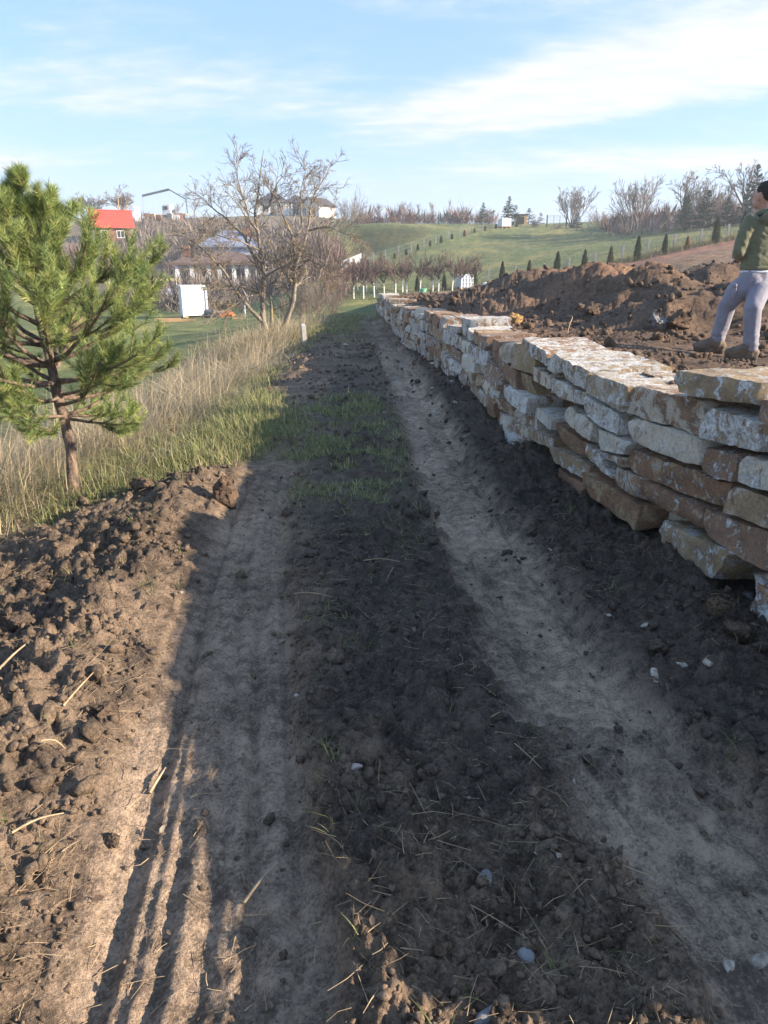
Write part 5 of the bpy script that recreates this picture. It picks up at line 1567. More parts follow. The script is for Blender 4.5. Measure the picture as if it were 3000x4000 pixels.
def thuja_mesh(seed):
    rng = np.random.default_rng(seed); n = 2600
    f = rng.random(n); a = rng.uniform(0, 6.28, n)
    prof = np.interp(f, [0, 0.06, 0.25, 0.6, 0.9, 1], [0.07, 0.115, 0.125, 0.095, 0.04, 0.008]) * (1 + 0.25 * pn2(f * 9, a * 1.2 + seed))
    r = prof * rng.uniform(0.55, 1.05, n) ** 0.6
    q = np.stack([np.cos(a) * r, np.sin(a) * r, f * 0.96], 1)
    d = np.stack([np.cos(a) * 0.35, np.sin(a) * 0.35, np.ones(n)], 1) + rng.normal(0, 0.18, (n, 3)); d /= np.linalg.norm(d, axis=1)[:, None]
    ln = rng.uniform(0.035, 0.065, n)[:, None]; sd = np.stack([-np.sin(a), np.cos(a), 0 * a], 1) + rng.normal(0, 0.5, (n, 3)); sd /= np.linalg.norm(sd, axis=1)[:, None]
    Vn = np.stack([q - sd * 0.012, q + sd * 0.012, q + d * ln], 1).reshape(-1, 3)
    C = np.repeat(np.exp(rng.normal(0, 0.25, n)), 3)[:, None] * np.ones(3)
    me = mk('crown', Vn, np.arange(len(Vn)).reshape(-1, 3), None, col=C)
    Vt, Ft = tubes([(np.stack([np.zeros(6), np.zeros(6), np.linspace(-0.03, 0.8, 6)], 1)[None], np.linspace(0.016, 0.004, 6)[None])], [6])
    tr = mk('trunk', Vt, Ft, None)
    out = (tr.data, me.data)
    for o in (me, tr): bpy.data.objects.remove(o)
    return out


def mat_tint(name, tint):
    m = mat_blade(name, 0.12, 0.7); nt = NT(m.node_tree)
    for nd in list(nt.n):
        if nd.type in ('BSDF_PRINCIPLED', 'BSDF_TRANSLUCENT'):
            s = nd.inputs['Base Color' if nd.type == 'BSDF_PRINCIPLED' else 'Color']; src = s.links[0].from_socket
            nt.set(s, nt.mix(1.0, src, tint, 'MULTIPLY'))
    return m
TINT = [mat_tint('conifer_dark', (0.040, 0.060, 0.026)), mat_tint('conifer_olive', (0.075, 0.080, 0.026)), mat_tint('conifer_rust', (0.20, 0.065, 0.035)), mat_tint('conifer_blue', (0.075, 0.105, 0.10)), mat_tint('conifer_light', (0.085, 0.13, 0.035)), mat_tint('conifer_deep', (0.030, 0.046, 0.026))]
SPR = [spruce_mesh(s, d, w) for s, d, w in ((201, 1.0, 1.0), (202, 1.0, 0.85), (203, 0.55, 1.1))]
THU = [thuja_mesh(s) for s in (211, 212, 213)]
for md in SPR + THU:
    md[0].materials.append(M['bark']); md[1].materials.append(TINT[0])


def conifer(md, p, h, wide, tint, name, label, group, cat='tree'):
    _tk[0] += 1
    root = empty(name, p, label, cat, group, rz=(_tk[0] * 1.7) % 6.28); root.scale = (h * wide, h * wide, h)
    link('trunk', md[0], root); c = link('crown', md[1], root)
    c.material_slots[0].link = 'OBJECT'; c.material_slots[0].material = TINT[tint]


for k, (u, vt, vb, kind) in enumerate(RIGHT_ROW):
    p, h = by_px(u, vt, vb, 60.5)
    conifer(THU[k % 3], p, max(h, 0.8), 1.15, kind, 'thuja', ('rust brown dead thuja by the near fence, ' if kind == 2 else 'slim green thuja by the near fence, ') + '%s from the left in its row' % _ord[k], 'thujas along the near fence', 'shrub')
for k, (u, vt, vb, kind) in enumerate(LEFT_ROW):
    p, h = by_px(u, vt, vb, d_left(u))
    conifer(THU[k % 3], p, max(h, 0.7), 1.9, kind, 'thuja', ('rust brown dwarf thuja in the row climbing the meadow edge, ' if kind == 2 else 'dwarf green thuja in the row climbing the meadow edge, ') + '%s from its lower end' % _ord[k], 'thujas up the far meadow edge', 'shrub')
for k, (v_, u, vt, vb, d, wide, t, lab) in enumerate([
    (2, 1802, 822, 882, 140, 1.2, 0, 'small ragged spruce on the skyline right of the small gate'), (0, 1885, 790, 878, 143, 1.05, 0, 'middle sized spruce on the skyline left of the white tank'), (0, 1985, 766, 876, 145, 1.15, 0, 'largest spruce on the skyline behind the white tank'), (2, 2012, 800, 876, 147, 1.2, 0, 'spruce standing close right of the largest skyline one'),
    (2, 2065, 812, 870, 160, 1.9, 5, 'broad dark pine on the skyline right of the little hut'), (2, 2110, 830, 872, 160, 1.6, 5, 'low dark pine left of the green gate'),
    (0, 2252, 822, 888, 134, 1.2, 3, 'small blue spruce in front of the bare fanning tree'), (0, 2590, 828, 892, 112, 1.4, 3, 'blue spruce at the foot of the right hedge'), (1, 2672, 762, 892, 106, 1.4, 4, 'light green spruce in the right hedge'), (0, 2752, 742, 890, 103, 1.3, 5, 'dark spruce right of the light green one'),
    (0, 2832, 770, 888, 101, 1.4, 5, 'broad dark spruce left of the person'), (0, 2928, 640, 886, 99, 0.95, 5, 'tallest dark spruce next to the person'), (1, 3040, 720, 886, 98, 1.2, 5, 'dark spruce right of the person at the picture edge'), (0, 2360, 850, 890, 130, 1.3, 5, 'little dark spruce at the hedge below the low bushy tree')]):
    p, h = by_px(u, vt, vb, d)
    conifer(SPR[v_], p, h, wide, t, 'spruce_tree', lab, 'spruces and pines on the ridge')

# long pale grass along the near fence
rf_ = np.random.default_rng(91)
n = 15000
u = rf_.uniform(1500, 3100, n); d = FENCE_D + rf_.normal(-0.4, 1.1, n)
x = (u - 1500) / FPX * d * 1.04; z = ground_z(x, d)[0]
V, F, C = join([blades(rf_, x, d, z - 0.02, np.clip(rf_.normal(0.5, 0.2, n), 0.1, 1.1) * np.interp(u, [1500, 2000, 2800], [0.7, 1, 1.1]), np.full(n, 0.012), 0.6, mixcol(rf_, n, (0.42, 0.34, 0.19), (0.22, 0.20, 0.09)), 2)])
tag(mk('fence_grass', V, F, M['blade'], col=C), 'pale uncut grass along the near wire fence', 'grass', kind='stuff')
n = 30000
u = rf_.uniform(1350, 3100, n); d = np.exp(rf_.uniform(math.log(36), math.log(140), n)); x = (u - 1500) / FPX * d * 1.04
kp = (d > FENCE_D) | (x < 6); x, d = x[kp], d[kp]; n = len(x)
V, F, C = join([blades(rf_, x, d, ground_z(x, d)[0] - 0.02, rf_.uniform(0.06, 0.22, n), np.interp(d, [36, 140], [0.012, 0.035]), 0.9, mixcol(rf_, n, (0.085, 0.12, 0.035), (0.24, 0.20, 0.09)), 2)])
tag(mk('meadow_grass', V, F, M['blade'], col=C), 'tufts of green and faded grass over the meadow', 'grass', kind='stuff')

# ------------------------------------------------------------------ fences, gates and things in the field
def fence(name, label, pts, hts, mat_post=M['concrete'], rp=0.05, rows=3):
    root = empty(name, pts[0], label, 'fence')
    tops = []
    for p, h in zip(pts, hts):
        q = np.array(p) - np.array(pts[0])
        MB().box(q[0] - rp, q[0] + rp, q[1] - rp, q[1] + rp, q[2] - 0.3, q[2] + h - 0.04).cyl((q[0], q[1], q[2] + h - 0.04), (q[0], q[1], q[2] + h), rp * 1.2, rp * 0.5, 4).build('post', mat_post, root)
        tops.append((q, h))
    for f in np.linspace(0.2, 0.92, rows):
        b = MB()
        for (q0, h0), (q1, h1) in zip(tops[:-1], tops[1:]):
            b.bar(q0 + np.array([0, -rp - 0.01, h0 * f]), q1 + np.array([0, -rp - 0.01, h1 * f]), 0.009)
        b.build('wire', M['wire'], root)
    return root


pts, hts = [], []
for u, vt in RIGHT_POSTS:
    p = on_land(u, vt + 60, FENCE_D + 0.6); pts.append(p); hts.append(max(1.25, at(u, vt, FENCE_D + 0.6)[2] - p[2]))
fence('wire_fence', 'wire fence on pale concrete posts between the dug plot and the meadow', pts, hts, rp=0.075)
pts, hts = [], []
for u, vt, vb in [(1420, 1005, 1042), (1459, 992, 1030), (1506, 984, 1018), (1557, 961, 998), (1607, 947, 985), (1656, 931, 968), (1702, 920, 955), (1750, 908, 940), (1796, 896, 926), (1841, 883, 910), (1886, 866, 900), (1928, 862, 893), (1975, 858, 888), (2010, 856, 885)]:
    p = on_land(u, vb, d_left(u) + 1.0); pts.append(p); hts.append(max(1.3, at(u, vt, d_left(u) + 1.0)[2] - p[2]))
fence('wire_fence', 'wire fence on concrete posts climbing the left edge of the meadow', pts, hts, rp=0.08)
pts, hts = [], []
for u, d in [(2300, 128), (2375, 124), (2450, 120), (2490, 117), (2540, 114), (2620, 110), (2700, 107), (2780, 104), (2840, 102), (2900, 100)]:
    p = on_land(u, 885, d); pts.append(p); hts.append(1.9)
fence('wire_fence', 'wire fence on concrete posts in front of the right hedge', pts, hts, rp=0.08)


def gate(u0, u1, v, d, h, label):
    a = on_land(u0, v, d); b = on_land(u1, v, d); L = np.linalg.norm((b - a)[:2])
    root = empty('metal_gate', a, label, 'gate', rz=math.atan2(b[1] - a[1], b[0] - a[0]))
    for x in (0, L):
        MB().box(x - 0.07, x + 0.07, -0.07, 0.07, -0.2, h * 1.1).build('post', M['green_metal'], root)
    b_ = MB()
    for z in (0.25, h): b_.bar((0.08, 0, z), (L - 0.08, 0, z), 0.06)
    for x in np.linspace(0.12, L - 0.12, 4): b_.bar((x, 0, 0.25), (x, 0, h), 0.05)
    b_.build('gate_frame', M['green_metal'], root)
    for k in range(5):
        z = 0.25 + (h - 0.25) * (k + 1) / 6
        MB().bar((0.1, 0.03, z), (L - 0.1, 0.03, z), 0.03).build('rail', M['green_metal'], root)
gate(2135, 2212, 880, 140, 1.9, 'green metal field gate on the skyline left of the bare fanning tree')
gate(1712, 1770, 884, 141, 1.7, 'small metal gate on the skyline left of the spruces')


def tank(u, v, d, w, h, mat, label, turn=0.3):
    p = on_land(u, v, d)
    root = empty('liquid_tank', p, label, 'tank', rz=turn)
    MB().box(-w / 2, w / 2, -w / 2, w / 2, 0.16, h).build('container', mat, root, bevel=0.06)
    pal = MB()
    for x in (-w / 2 + 0.08, 0, w / 2 - 0.08): pal.box(x - 0.07, x + 0.07, -w / 2, w / 2, -0.1, 0.11)
    pal.box(-w / 2, w / 2, -w / 2, w / 2, 0.115, 0.15).build('pallet', M['timber'], root)
    e = w / 2 + 0.02
    for k in range(5):
        t = -e + 2 * e * k / 4
        for x_, y_ in [(t, -e), (t, e)] + ([(-e, t), (e, t)] if 0 < k < 4 else []): MB().bar((x_, y_, 0.16), (x_, y_, h + 0.02), 0.03).build('cage_bar', M['white_plastic'], root)
    for z in np.linspace(0.3, h, 4):
        for a_, b_ in [((-e, -e - 0.02), (e, -e - 0.02)), ((-e, e + 0.02), (e, e + 0.02)), ((-e - 0.02, -e), (-e - 0.02, e)), ((e + 0.02, -e), (e + 0.02, e))]: MB().bar((*a_, z), (*b_, z), 0.035).build('cage_hoop', M['white_plastic'], root)
    MB().cyl((0, 0, h + 0.001), (0, 0, h + 0.06), 0.16, 0.15, 12).build('cap', M['white_plastic'], root)
tank(1970, 893, 132, 1.65, 1.45, M['white_plastic'], 'big white caged tank on the skyline in front of the spruce')
tank(1815, 1085, 60, 1.0, 1.15, M['blue_plastic'], 'bluish white caged tank among the fruit trees')

# tilted board beside the orchard
p = on_land(1375, 1130, 56)
root = empty('board_panel', p, 'tilted whitish panel propped on legs beyond the fruit trees', 'board', rz=0.35)
V = []
MB().poly([(-0.85, 0.0, 1.25), (0.72, 0.0, 1.80), (0.80, 0.06, 2.42), (-0.75, 0.06, 1.84)]).poly([(-0.85, 0.05, 1.25), (-0.75, 0.11, 1.84), (0.80, 0.11, 2.42), (0.72, 0.05, 1.80)]).build('panel', M['lime_paint'], root)
for x, h in ((-0.7, 1.45), (0.6, 1.9)): MB().bar((x, 0.12, -0.2), (x, 0.12, h), 0.06).build('leg', M['timber'], root)
MB().bar((-0.7, 0.08, 1.30), (0.6, 0.08, 1.72), 0.05).build('brace', M['timber'], root)

# sacks and a bucket at the far rim of the plot
p = at(1905, 1122, 46); p[2] = max(pz(p[0], p[1]), gz(p[0], p[1]))
for dx, sx, lab in ((0, 0.36, 'white sack lying at the far edge of the dug plot'), (0.62, 0.22, 'smaller white sack right of the first at the plot edge')):
    V, F = chunk(np.random.default_rng(int(3 + dx * 10)), _i3, 4, 0.12, 0.7, 0.95)
    tag(mk('sack', V * np.array([sx, 0.25, 0.27]), F, M['white_plastic'], smooth=True, loc=p + np.array([dx, 0, 0.2])), lab, 'sack', 'white sacks')
p = on_land(1653, 1126, 50)
root = empty('bucket', p, 'pale green plastic bucket under the fruit trees', 'bucket')
MB().cyl((0, 0, 0.0), (0, 0, 0.40), 0.17, 0.23, 14).build('body', M['green_plastic'], root)
MB().cyl((0, 0, 0.40), (0, 0, 0.43), 0.25, 0.25, 14).build('rim', M['green_plastic'], root)
h_ = resample([(-0.24, 0, 0.40), (-0.16, 0, 0.58), (0, 0, 0.64), (0.16, 0, 0.58), (0.24, 0, 0.40)], 12)
V, F = tubes([(h_[None], np.full((1, 12), 0.01))], [6]); mk('handle', V, F, M['wire'], root)

# concrete stub by the walnut
p = on_land(1190, 1345, 17); p = g_at(1190, 1348)
root = MB().box(-0.05, 0.05, -0.05, 0.05, -0.2, 0.42).poly([(-0.055, -0.055, 0.42), (0.055, -0.055, 0.42), (0.03, 0.0, 0.47), (-0.04, 0.0, 0.47)]).poly([(0.055, 0.055, 0.42), (-0.055, 0.055, 0.42), (-0.04, 0.0, 0.47), (0.03, 0.0, 0.47)]).poly([(-0.055, 0.055, 0.42), (-0.055, -0.055, 0.42), (-0.04, 0.0, 0.47)]).poly([(0.055, -0.055, 0.42), (0.055, 0.055, 0.42), (0.03, 0.0, 0.47)]).build('marker_post', M['concrete'])
root.location = tuple(float(c) for c in p); root.rotation_euler = (0.04, -0.06, 0.4)
tag(root, 'short broken concrete post at the track edge below the walnut tree', 'post')


# ------------------------------------------------------------------ white cabin and what lies round it
p = on_land(760, 1238, 50)
root = empty('site_cabin', p, 'white box cabin standing on the lawn left of the walnut tree', 'cabin', rz=R(24))
wx, wy, hh = 1.55, 1.2, 1.95
MB().box(-wx / 2, wx / 2, -wy / 2, wy / 2, 0.12, hh).build('body', M['white_paint'], root)
for sx in (-1, 1):
    for sy in (-1, 1):
        MB().box(sx * wx / 2 - 0.06, sx * wx / 2 + 0.06, sy * wy / 2 - 0.06, sy * wy / 2 + 0.06, 0.04, hh + 0.04).build('corner_post', M['white_paint'], root)
MB().box(-wx / 2 - 0.08, wx / 2 + 0.08, -wy / 2 - 0.08, wy / 2 + 0.08, hh + 0.005, hh + 0.10).build('roof', M['white_paint'], root)
MB().box(-wx / 2 + 0.3, wx / 2 - 0.3, -wy / 2 - 0.025, -wy / 2 - 0.003, 0.2, hh - 0.12).build('door_panel', M['white_paint'], root)
for sx in (-0.6, 0.6): MB().box(sx - 0.1, sx + 0.1, -wy / 2, wy / 2, -0.15, 0.12).build('skid', M['timber'], root)

for nm, u, v, d, sx, sy, sz, mt, lab, cat in [
    ('timber_beam', 700, 1262, 45, 1.9, 0.14, 0.14, 'timber', 'sawn beam lying on the lawn in front of the cabin', 'timber'), ('timber_beam', 655, 1250, 47, 1.6, 0.12, 0.12, 'timber', 'sawn beam left of the cabin behind the nearer one', 'timber'),
    ('plank', 640, 1262, 45.5, 0.14, 1.5, 0.10, 'timber', 'plank set crosswise between the two beams', 'timber'), ('plank', 935, 1252, 44, 0.8, 0.25, 0.07, 'timber', 'board scrap on the lawn left of the walnut trunk', 'timber')]:
    q = on_land(u, v, d)
    o = MB().box(-sx / 2, sx / 2, -sy / 2, sy / 2, -0.02, sz).build(nm, M[mt], bevel=0.012); o.location = tuple(float(c) for c in q); o.rotation_euler = (0, 0, 0.12)
    tag(o, lab, cat, 'sawn timber on the lawn')
q = on_land(888, 1228, 48)
root = empty('brick_pile', q, 'heap of orange bricks on the lawn right of the cabin', 'bricks')
rb = np.random.default_rng(3)
for lev, cnt in ((0, 9), (1, 6), (2, 3)):
    for k in range(cnt):
        o = MB().box(-0.15, 0.15, -0.08, 0.08, 0, 0.13).build('brick', M['orange_net'], root, bevel=0.008)
        o.location = ((k % 3 - 1) * 0.33 * (1 - lev * 0.22) + rb.normal(0, 0.03), (k // 3 - 1) * 0.22 + rb.normal(0, 0.03), lev * 0.135); o.rotation_euler = (0, 0, rb.normal(0, 0.3))
q = on_land(835, 1235, 48.5)
V, F = chunk(np.random.default_rng(8), _i3, 6, 0.2, 0.6, 0.95)
tag(mk('tarpaulin_heap', V * np.array([0.75, 0.5, 0.35]), F, M['tarp'], smooth=True, loc=q + np.array([0, 0, 0.2])), 'low heap under grey sheeting beside the cabin', 'heap')
q = on_land(958, 1238, 46)
root = empty('stake', q, 'thin white stake on the lawn left of the walnut trunk', 'stake')
MB().box(-0.035, 0.035, -0.035, 0.035, -0.2, 0.85).build('shaft', M['white_paint'], root); MB().cyl((0, 0, 0.85), (0, 0, 0.95), 0.045, 0.01, 4).build('tip', M['white_paint'], root)
q = on_land(655, 1150, 72)
root = empty('garden_swing', q, 'garden swing with yellow awning left of the white house', 'swing', rz=0.2)
for sx in (-1, 1):
    for sy in (-1, 1): MB().bar((sx * 1.0, sy * 0.55, -0.1), (sx * 0.92, 0, 1.75), 0.09).build('leg', M['white_paint'], root)
MB().bar((-1.0, 0, 1.78), (1.0, 0, 1.78), 0.08).build('top_rail', M['white_paint'], root)
MB().poly([(-1.15, -0.6, 1.72), (1.15, -0.6, 1.72), (1.05, 0, 1.95), (-1.05, 0, 1.95)]).poly([(-1.05, 0, 1.952), (1.05, 0, 1.952), (1.15, 0.6, 1.72), (-1.15, 0.6, 1.72)]).build('awning', M['yellow_cloth'], root)
MB().box(-0.75, 0.75, -0.25, 0.25, 0.45, 0.53).build('seat', M['blue_plastic'], root); MB().box(-0.75, 0.75, 0.26, 0.33, 0.54, 1.05).build('backrest', M['blue_plastic'], root)
for sx in (-0.7, 0.7): MB().bar((sx, 0, 0.5), (sx, 0, 1.76), 0.03).build('hanger', M['wire'], root)


# ------------------------------------------------------------------ houses
def window(root, x, z, w, h, y, frame=M['white_paint'], n=2):
    """casement in a wall facing -y"""
    o = MB().box(x - w / 2, x + w / 2, y - 0.05, y - 0.004, z, z + 0.09).box(x - w / 2, x + w / 2, y - 0.05, y - 0.004, z + h - 0.09, z + h).box(x - w / 2, x - w / 2 + 0.09, y - 0.05, y - 0.004, z + 0.092, z + h - 0.092).box(x + w / 2 - 0.09, x + w / 2, y - 0.05, y - 0.004, z + 0.092, z + h - 0.092)
    if n == 2: o.box(x - 0.04, x + 0.04, y - 0.05, y - 0.004, z + 0.092, z + h - 0.092)
    f = o.build('window', frame, root)
    MB().box(x - w / 2 + 0.09, x + w / 2 - 0.09, y - 0.03, y - 0.01, z + 0.09, z + h - 0.09).build('pane', M['glass'], f)
    MB().box(x - w / 2 - 0.08, x + w / 2 + 0.08, y - 0.14, y - 0.003, z - 0.07, z - 0.004).build('sill', M['concrete'], f)


def slab_roof(name, quad, th, mat, root):
    q = np.array(quad, float); n = np.cross(q[1] - q[0], q[3] - q[0]); n /= np.linalg.norm(n)
    if n[2] < 0: n = -n
    V = np.concatenate([q, q - n * th]); k = len(q)
    F = [tuple(range(k)), tuple(range(2 * k - 1, k - 1, -1))] + [(i, i + k, (i + 1) % k + k, (i + 1) % k) for i in range(k)]
    return MB().add(V, F).build(name, mat, root)


# brick house with the red roof
p = on_land(440, 930, 135); p[2] = at(440, 932, 135)[2] - 0.9
root = empty('brick_house', p, 'small unplastered brick house with a bright red roof on the left slope', 'house', rz=R(24))
w, dp, eh, rh = 6.6, 5.0, 3.0, 5.5
MB().add([(-w / 2, -dp / 2, -1), (w / 2, -dp / 2, -1), (w / 2, dp / 2, -1), (-w / 2, dp / 2, -1), (-w / 2, -dp / 2, eh), (w / 2, -dp / 2, eh), (w / 2, dp / 2, eh), (-w / 2, dp / 2, eh), (-w / 2, 0, rh - 0.25), (w / 2, 0, rh - 0.25)],
         [(0, 1, 5, 4), (2, 3, 7, 6), (3, 0, 4, 8, 7), (1, 2, 6, 9, 5), (4, 5, 9, 8), (6, 7, 8, 9)]).build('wall', M['brick'], root)
for x in (-w / 2 + 0.18, w / 2 - 0.18): MB().box(x - 0.19, x + 0.19, -dp / 2 - 0.03, -dp / 2 + 0.2, -1, eh).build('concrete_column', M['concrete'], root)
MB().box(-w / 2 - 0.02, w / 2 + 0.02, -dp / 2 - 0.035, -dp / 2 - 0.002, eh - 0.35, eh - 0.05).build('ring_beam', M['concrete'], root)
window(root, 1.2, 0.95, 1.3, 1.2, -dp / 2); window(root, -1.5, 0.95, 1.1, 1.2, -dp / 2, n=1)
for sy in (-1, 1):
    r_ = slab_roof('roof', [(-w / 2 - 0.35, 0, rh), (w / 2 + 0.35, 0, rh), (w / 2 + 0.35, sy * (dp / 2 + 0.55), eh - 0.35), (-w / 2 - 0.35, sy * (dp / 2 + 0.55), eh - 0.35)], 0.14, M['red_roof'], root)
    for k in range(1, 8):
        t = k / 8; y = sy * (dp / 2 + 0.55) * t; z = rh + (eh - 0.35 - rh) * t
        MB().box(-w / 2 - 0.35, w / 2 + 0.35, y - 0.03, y + 0.03, z - 0.02, z + 0.05).build('tile_course', M['red_roof'], r_)
MB().bar((-w / 2 - 0.38, 0, rh + 0.03), (w / 2 + 0.38, 0, rh + 0.03), 0.22, 0.14).build('ridge_tile', M['red_roof'], root)
MB().bar((-w / 2 - 0.36, -dp / 2 - 0.58, eh - 0.42), (w / 2 + 0.36, -dp / 2 - 0.58, eh - 0.42), 0.14).build('gutter', M['red_roof'], root)

# pole behind it
p = on_land(468, 845, 160)
root = empty('utility_pole', p, 'thin wooden pole rising behind the red roof', 'pole')
MB().cyl((0, 0, -0.4), (0, 0, 5.5), 0.13, 0.09, 8).build('shaft', M['timber'], root); MB().bar((-0.5, 0, 5.0), (0.5, 0, 5.0), 0.09).build('crossarm', M['timber'], root)

# dark roofed houses on the ridge
def hip(root, x0, x1, y0, y1, z, h, mat, ov=0.6, name='roof'):
    x0 -= ov; x1 += ov; y0 -= ov; y1 += ov
    r = (y1 - y0) / 2; ym = (y0 + y1) / 2
    if x1 - x0 < 2 * r: r = (x1 - x0) / 2 - 0.05
    a, b = (x0 + r, ym, z + h), (x1 - r, ym, z + h)
    V = [(x0, y0, z), (x1, y0, z), (x1, y1, z), (x0, y1, z), a, b, (x0, y0, z - 0.22), (x1, y0, z - 0.22), (x1, y1, z - 0.22), (x0, y1, z - 0.22)]
    return MB().add(V, [(0, 1, 5, 4), (1, 2, 5), (2, 3, 4, 5), (3, 0, 4), (6, 7, 1, 0), (7, 8, 2, 1), (8, 9, 3, 2), (9, 6, 0, 3), (9, 8, 7, 6)]).build(name, mat, root)


p = on_land(1100, 843, 200)
root = empty('ridge_house', p, 'white bungalow with dark hipped roofs on the ridge behind the walnut tree', 'house', rz=R(6))
MB().box(-5.6, 1.6, -3.2, 5.0, -1.0, 2.9).build('wall', M['render_wall'], root); MB().box(1.62, 6.2, -1.6, 4.6, -1.0, 2.85).build('side_wing', M['render_wall'], root)
rr_ = hip(root, -5.6, 1.6, -3.2, 5.0, 3.1, 2.9, M['dark_roof']); hip(root, 1.2, 6.2, -2.4, 4.6, 3.05, 2.1, M['dark_roof'])
MB().box(-1.6, -0.9, 0.6, 1.3, 5.2, 6.7).build('chimney', M['dark_wall'], rr_)
for x in (-3.9, -0.2): window(root, x, 0.5, 1.7, 1.9, -3.2)
MB().box(-2.6, -1.3, -3.245, -3.205, -0.2, 2.3).build('door', M['dark_wall'], root)
MB().box(3.0, 5.6, -1.645, -1.605, 0.0, 2.3).build('cladding_panel', M['dark_wall'], root)
for x in (1.9, 2.7, 6.0): MB().box(x - 0.16, x + 0.16, -2.9, -2.6, -0.6, 2.84).build('column', M['white_paint'], root)
MB().box(-6.3, 6.9, -4.2, -3.9, -0.6, -0.05).build('terrace_edge', M['concrete'], root)
p = on_land(1240, 846, 196)
root = empty('ridge_house', p, 'small gabled house with dark roof right of the hipped bungalow', 'house', rz=R(-38))
w, dp, eh, rh = 3.4, 6.0, 2.6, 4.6
MB().add([(-w, -dp / 2, -1.5), (w, -dp / 2, -1.5), (w, dp / 2, -1.5), (-w, dp / 2, -1.5), (-w, -dp / 2, eh), (w, -dp / 2, eh), (w, dp / 2, eh), (-w, dp / 2, eh), (0, -dp / 2, rh - 0.2), (0, dp / 2, rh - 0.2)],
         [(0, 1, 5, 8, 4), (2, 3, 7, 9, 6), (3, 0, 4, 7), (1, 2, 6, 5)]).build('wall', M['render_wall'], root)
for sx in (-1, 1): slab_roof('roof', [(0, -dp / 2 - 0.5, rh), (0, dp / 2 + 0.5, rh), (sx * (w + 0.5), dp / 2 + 0.5, eh - 0.2), (sx * (w + 0.5), -dp / 2 - 0.5, eh - 0.2)], 0.16, M['dark_roof'], root)
window(root, -1.6, 0.3, 1.2, 1.8, -dp / 2); window(root, 1.3, 0.3, 1.9, 1.9, -dp / 2)
MB().box(-w, w, -dp / 2 - 1.2, -dp / 2 - 1.0, -1.5, 0.1).build('terrace_wall', M['dark_wall'], root)

# low white house in the hollow
p = on_land(880, 1134, 86)
root = empty('white_house', p, 'long low white house with veranda and brown roof behind the walnut tree', 'house', rz=R(8))
MB().box(-5.2, 4.8, 0.0, 5.2, -0.8, 2.55).build('wall', M['render_wall'], root)
hip(root, -5.2, 4.8, -1.4, 5.2, 2.75, 1.25, M['brown_roof'])
MB().box(-5.3, 4.9, -1.7, -0.01, -0.8, -0.02).build('veranda_floor', M['concrete'], root)
for x in (-5.0, -3.4, -1.6, -0.4, 1.2, 2.6, 4.6): MB().box(x - 0.2, x + 0.2, -1.6, -1.2, -0.015, 2.5).build('column', M['white_paint'], root)
for x, w in ((-4.2, 1.3), (-2.5, 1.5), (0.4, 1.5), (1.9, 1.2), (3.6, 1.5)): window(root, x, 0.25, w, 1.95, 0.0)
rl = MB()
for z in (0.35, 0.6, 0.85): rl.bar((-4.9, -1.4, z), (1.0, -1.4, z), 0.05)
rl.build('railing', M['grey_metal'], root)
MB().box(1.6, 4.7, -1.75, -1.65, -0.7, 0.75).build('veranda_wall', M['render_wall'], root)
MB().box(-4.6, -3.9, 2.2, 2.9, 3.4, 4.6).build('chimney', M['brick'], root)
p = on_land(900, 1110, 98); p[2] -= 1.3
root = empty('grey_house', p, 'upper house with blue grey roof standing behind the white veranda house', 'house', rz=R(8))
MB().box(-3.2, 3.8, 0, 5, -1.5, 3.6).build('wall', M['blue_plastic'], root)
hip(root, -3.2, 3.8, 0, 5, 3.8, 1.9, M['slate_roof'])
for x in (-1.6, 1.4): window(root, x, 1.6, 1.4, 1.4, 0.0)
MB().box(2.0, 2.7, 1.2, 1.8, 4.4, 6.0).build('chimney', M['brick'], root)

# crane lorry and its load on the ridge
p = on_land(640, 862, 168)
root = empty('crane_truck', p, 'white crane lorry with raised folding boom on the left ridge', 'truck', rz=R(-4))
MB().box(-2.9, 4.0, -1.1, 1.1, 0.75, 1.0).build('chassis', M['grey_metal'], root)
MB().add([(0.2, -1.15, 1.02), (2.1, -1.15, 1.02), (2.1, 1.15, 1.02), (0.2, 1.15, 1.02), (0.35, -1.1, 3.0), (1.9, -1.1, 3.1), (1.9, 1.1, 3.1), (0.35, 1.1, 3.0)], [(3, 2, 1, 0), (4, 5, 6, 7), (0, 1, 5, 4), (2, 3, 7, 6), (3, 0, 4, 7), (1, 2, 6, 5)]).build('cab', M['white_paint'], root)
MB().box(0.55, 1.5, -1.19, -1.16, 2.0, 2.75).build('side_window', M['glass'], root); MB().box(0.17, 0.20, -0.95, 0.95, 1.95, 2.75).build('windscreen', M['glass'], root)
for x in (0.6, 3.0, 4.0):
    for sy in (-1, 1):
        wh = MB().cyl((x, sy * 0.85, 0.5), (x, sy * 1.15, 0.5), 0.5, 0.5, 16).build('wheel', M['tyre'], root); MB().cyl((x, sy * 1.151, 0.5), (x, sy * 1.18, 0.5), 0.24, 0.22, 12).build('rim', M['grey_metal'], wh)
MB().box(2.4, 5.4, -1.15, 1.15, 1.02, 1.25).build('bed', M['timber'], root)
MB().box(2.3, 2.9, -0.4, 0.4, 1.26, 2.2).build('crane_base', M['grey_metal'], root)
MB().bar((5.4, 0, 1.3), (5.3, 0, 4.2), 0.18).build('boom_post', M['grey_metal'], root); MB().bar((5.3, 0.05, 4.15), (1.6, 0, 6.2), 0.22).build('lower_boom', M['grey_metal'], root)
MB().bar((1.75, 0.2, 6.15), (-4.3, 0.1, 4.9), 0.30, 0.42).build('upper_boom', M['grey_metal'], root); MB().bar((-4.3, 0.1, 4.95), (-4.35, 0.1, 1.5), 0.05).build('hoist_cable', M['wire'], root)
rb = np.random.default_rng(17)
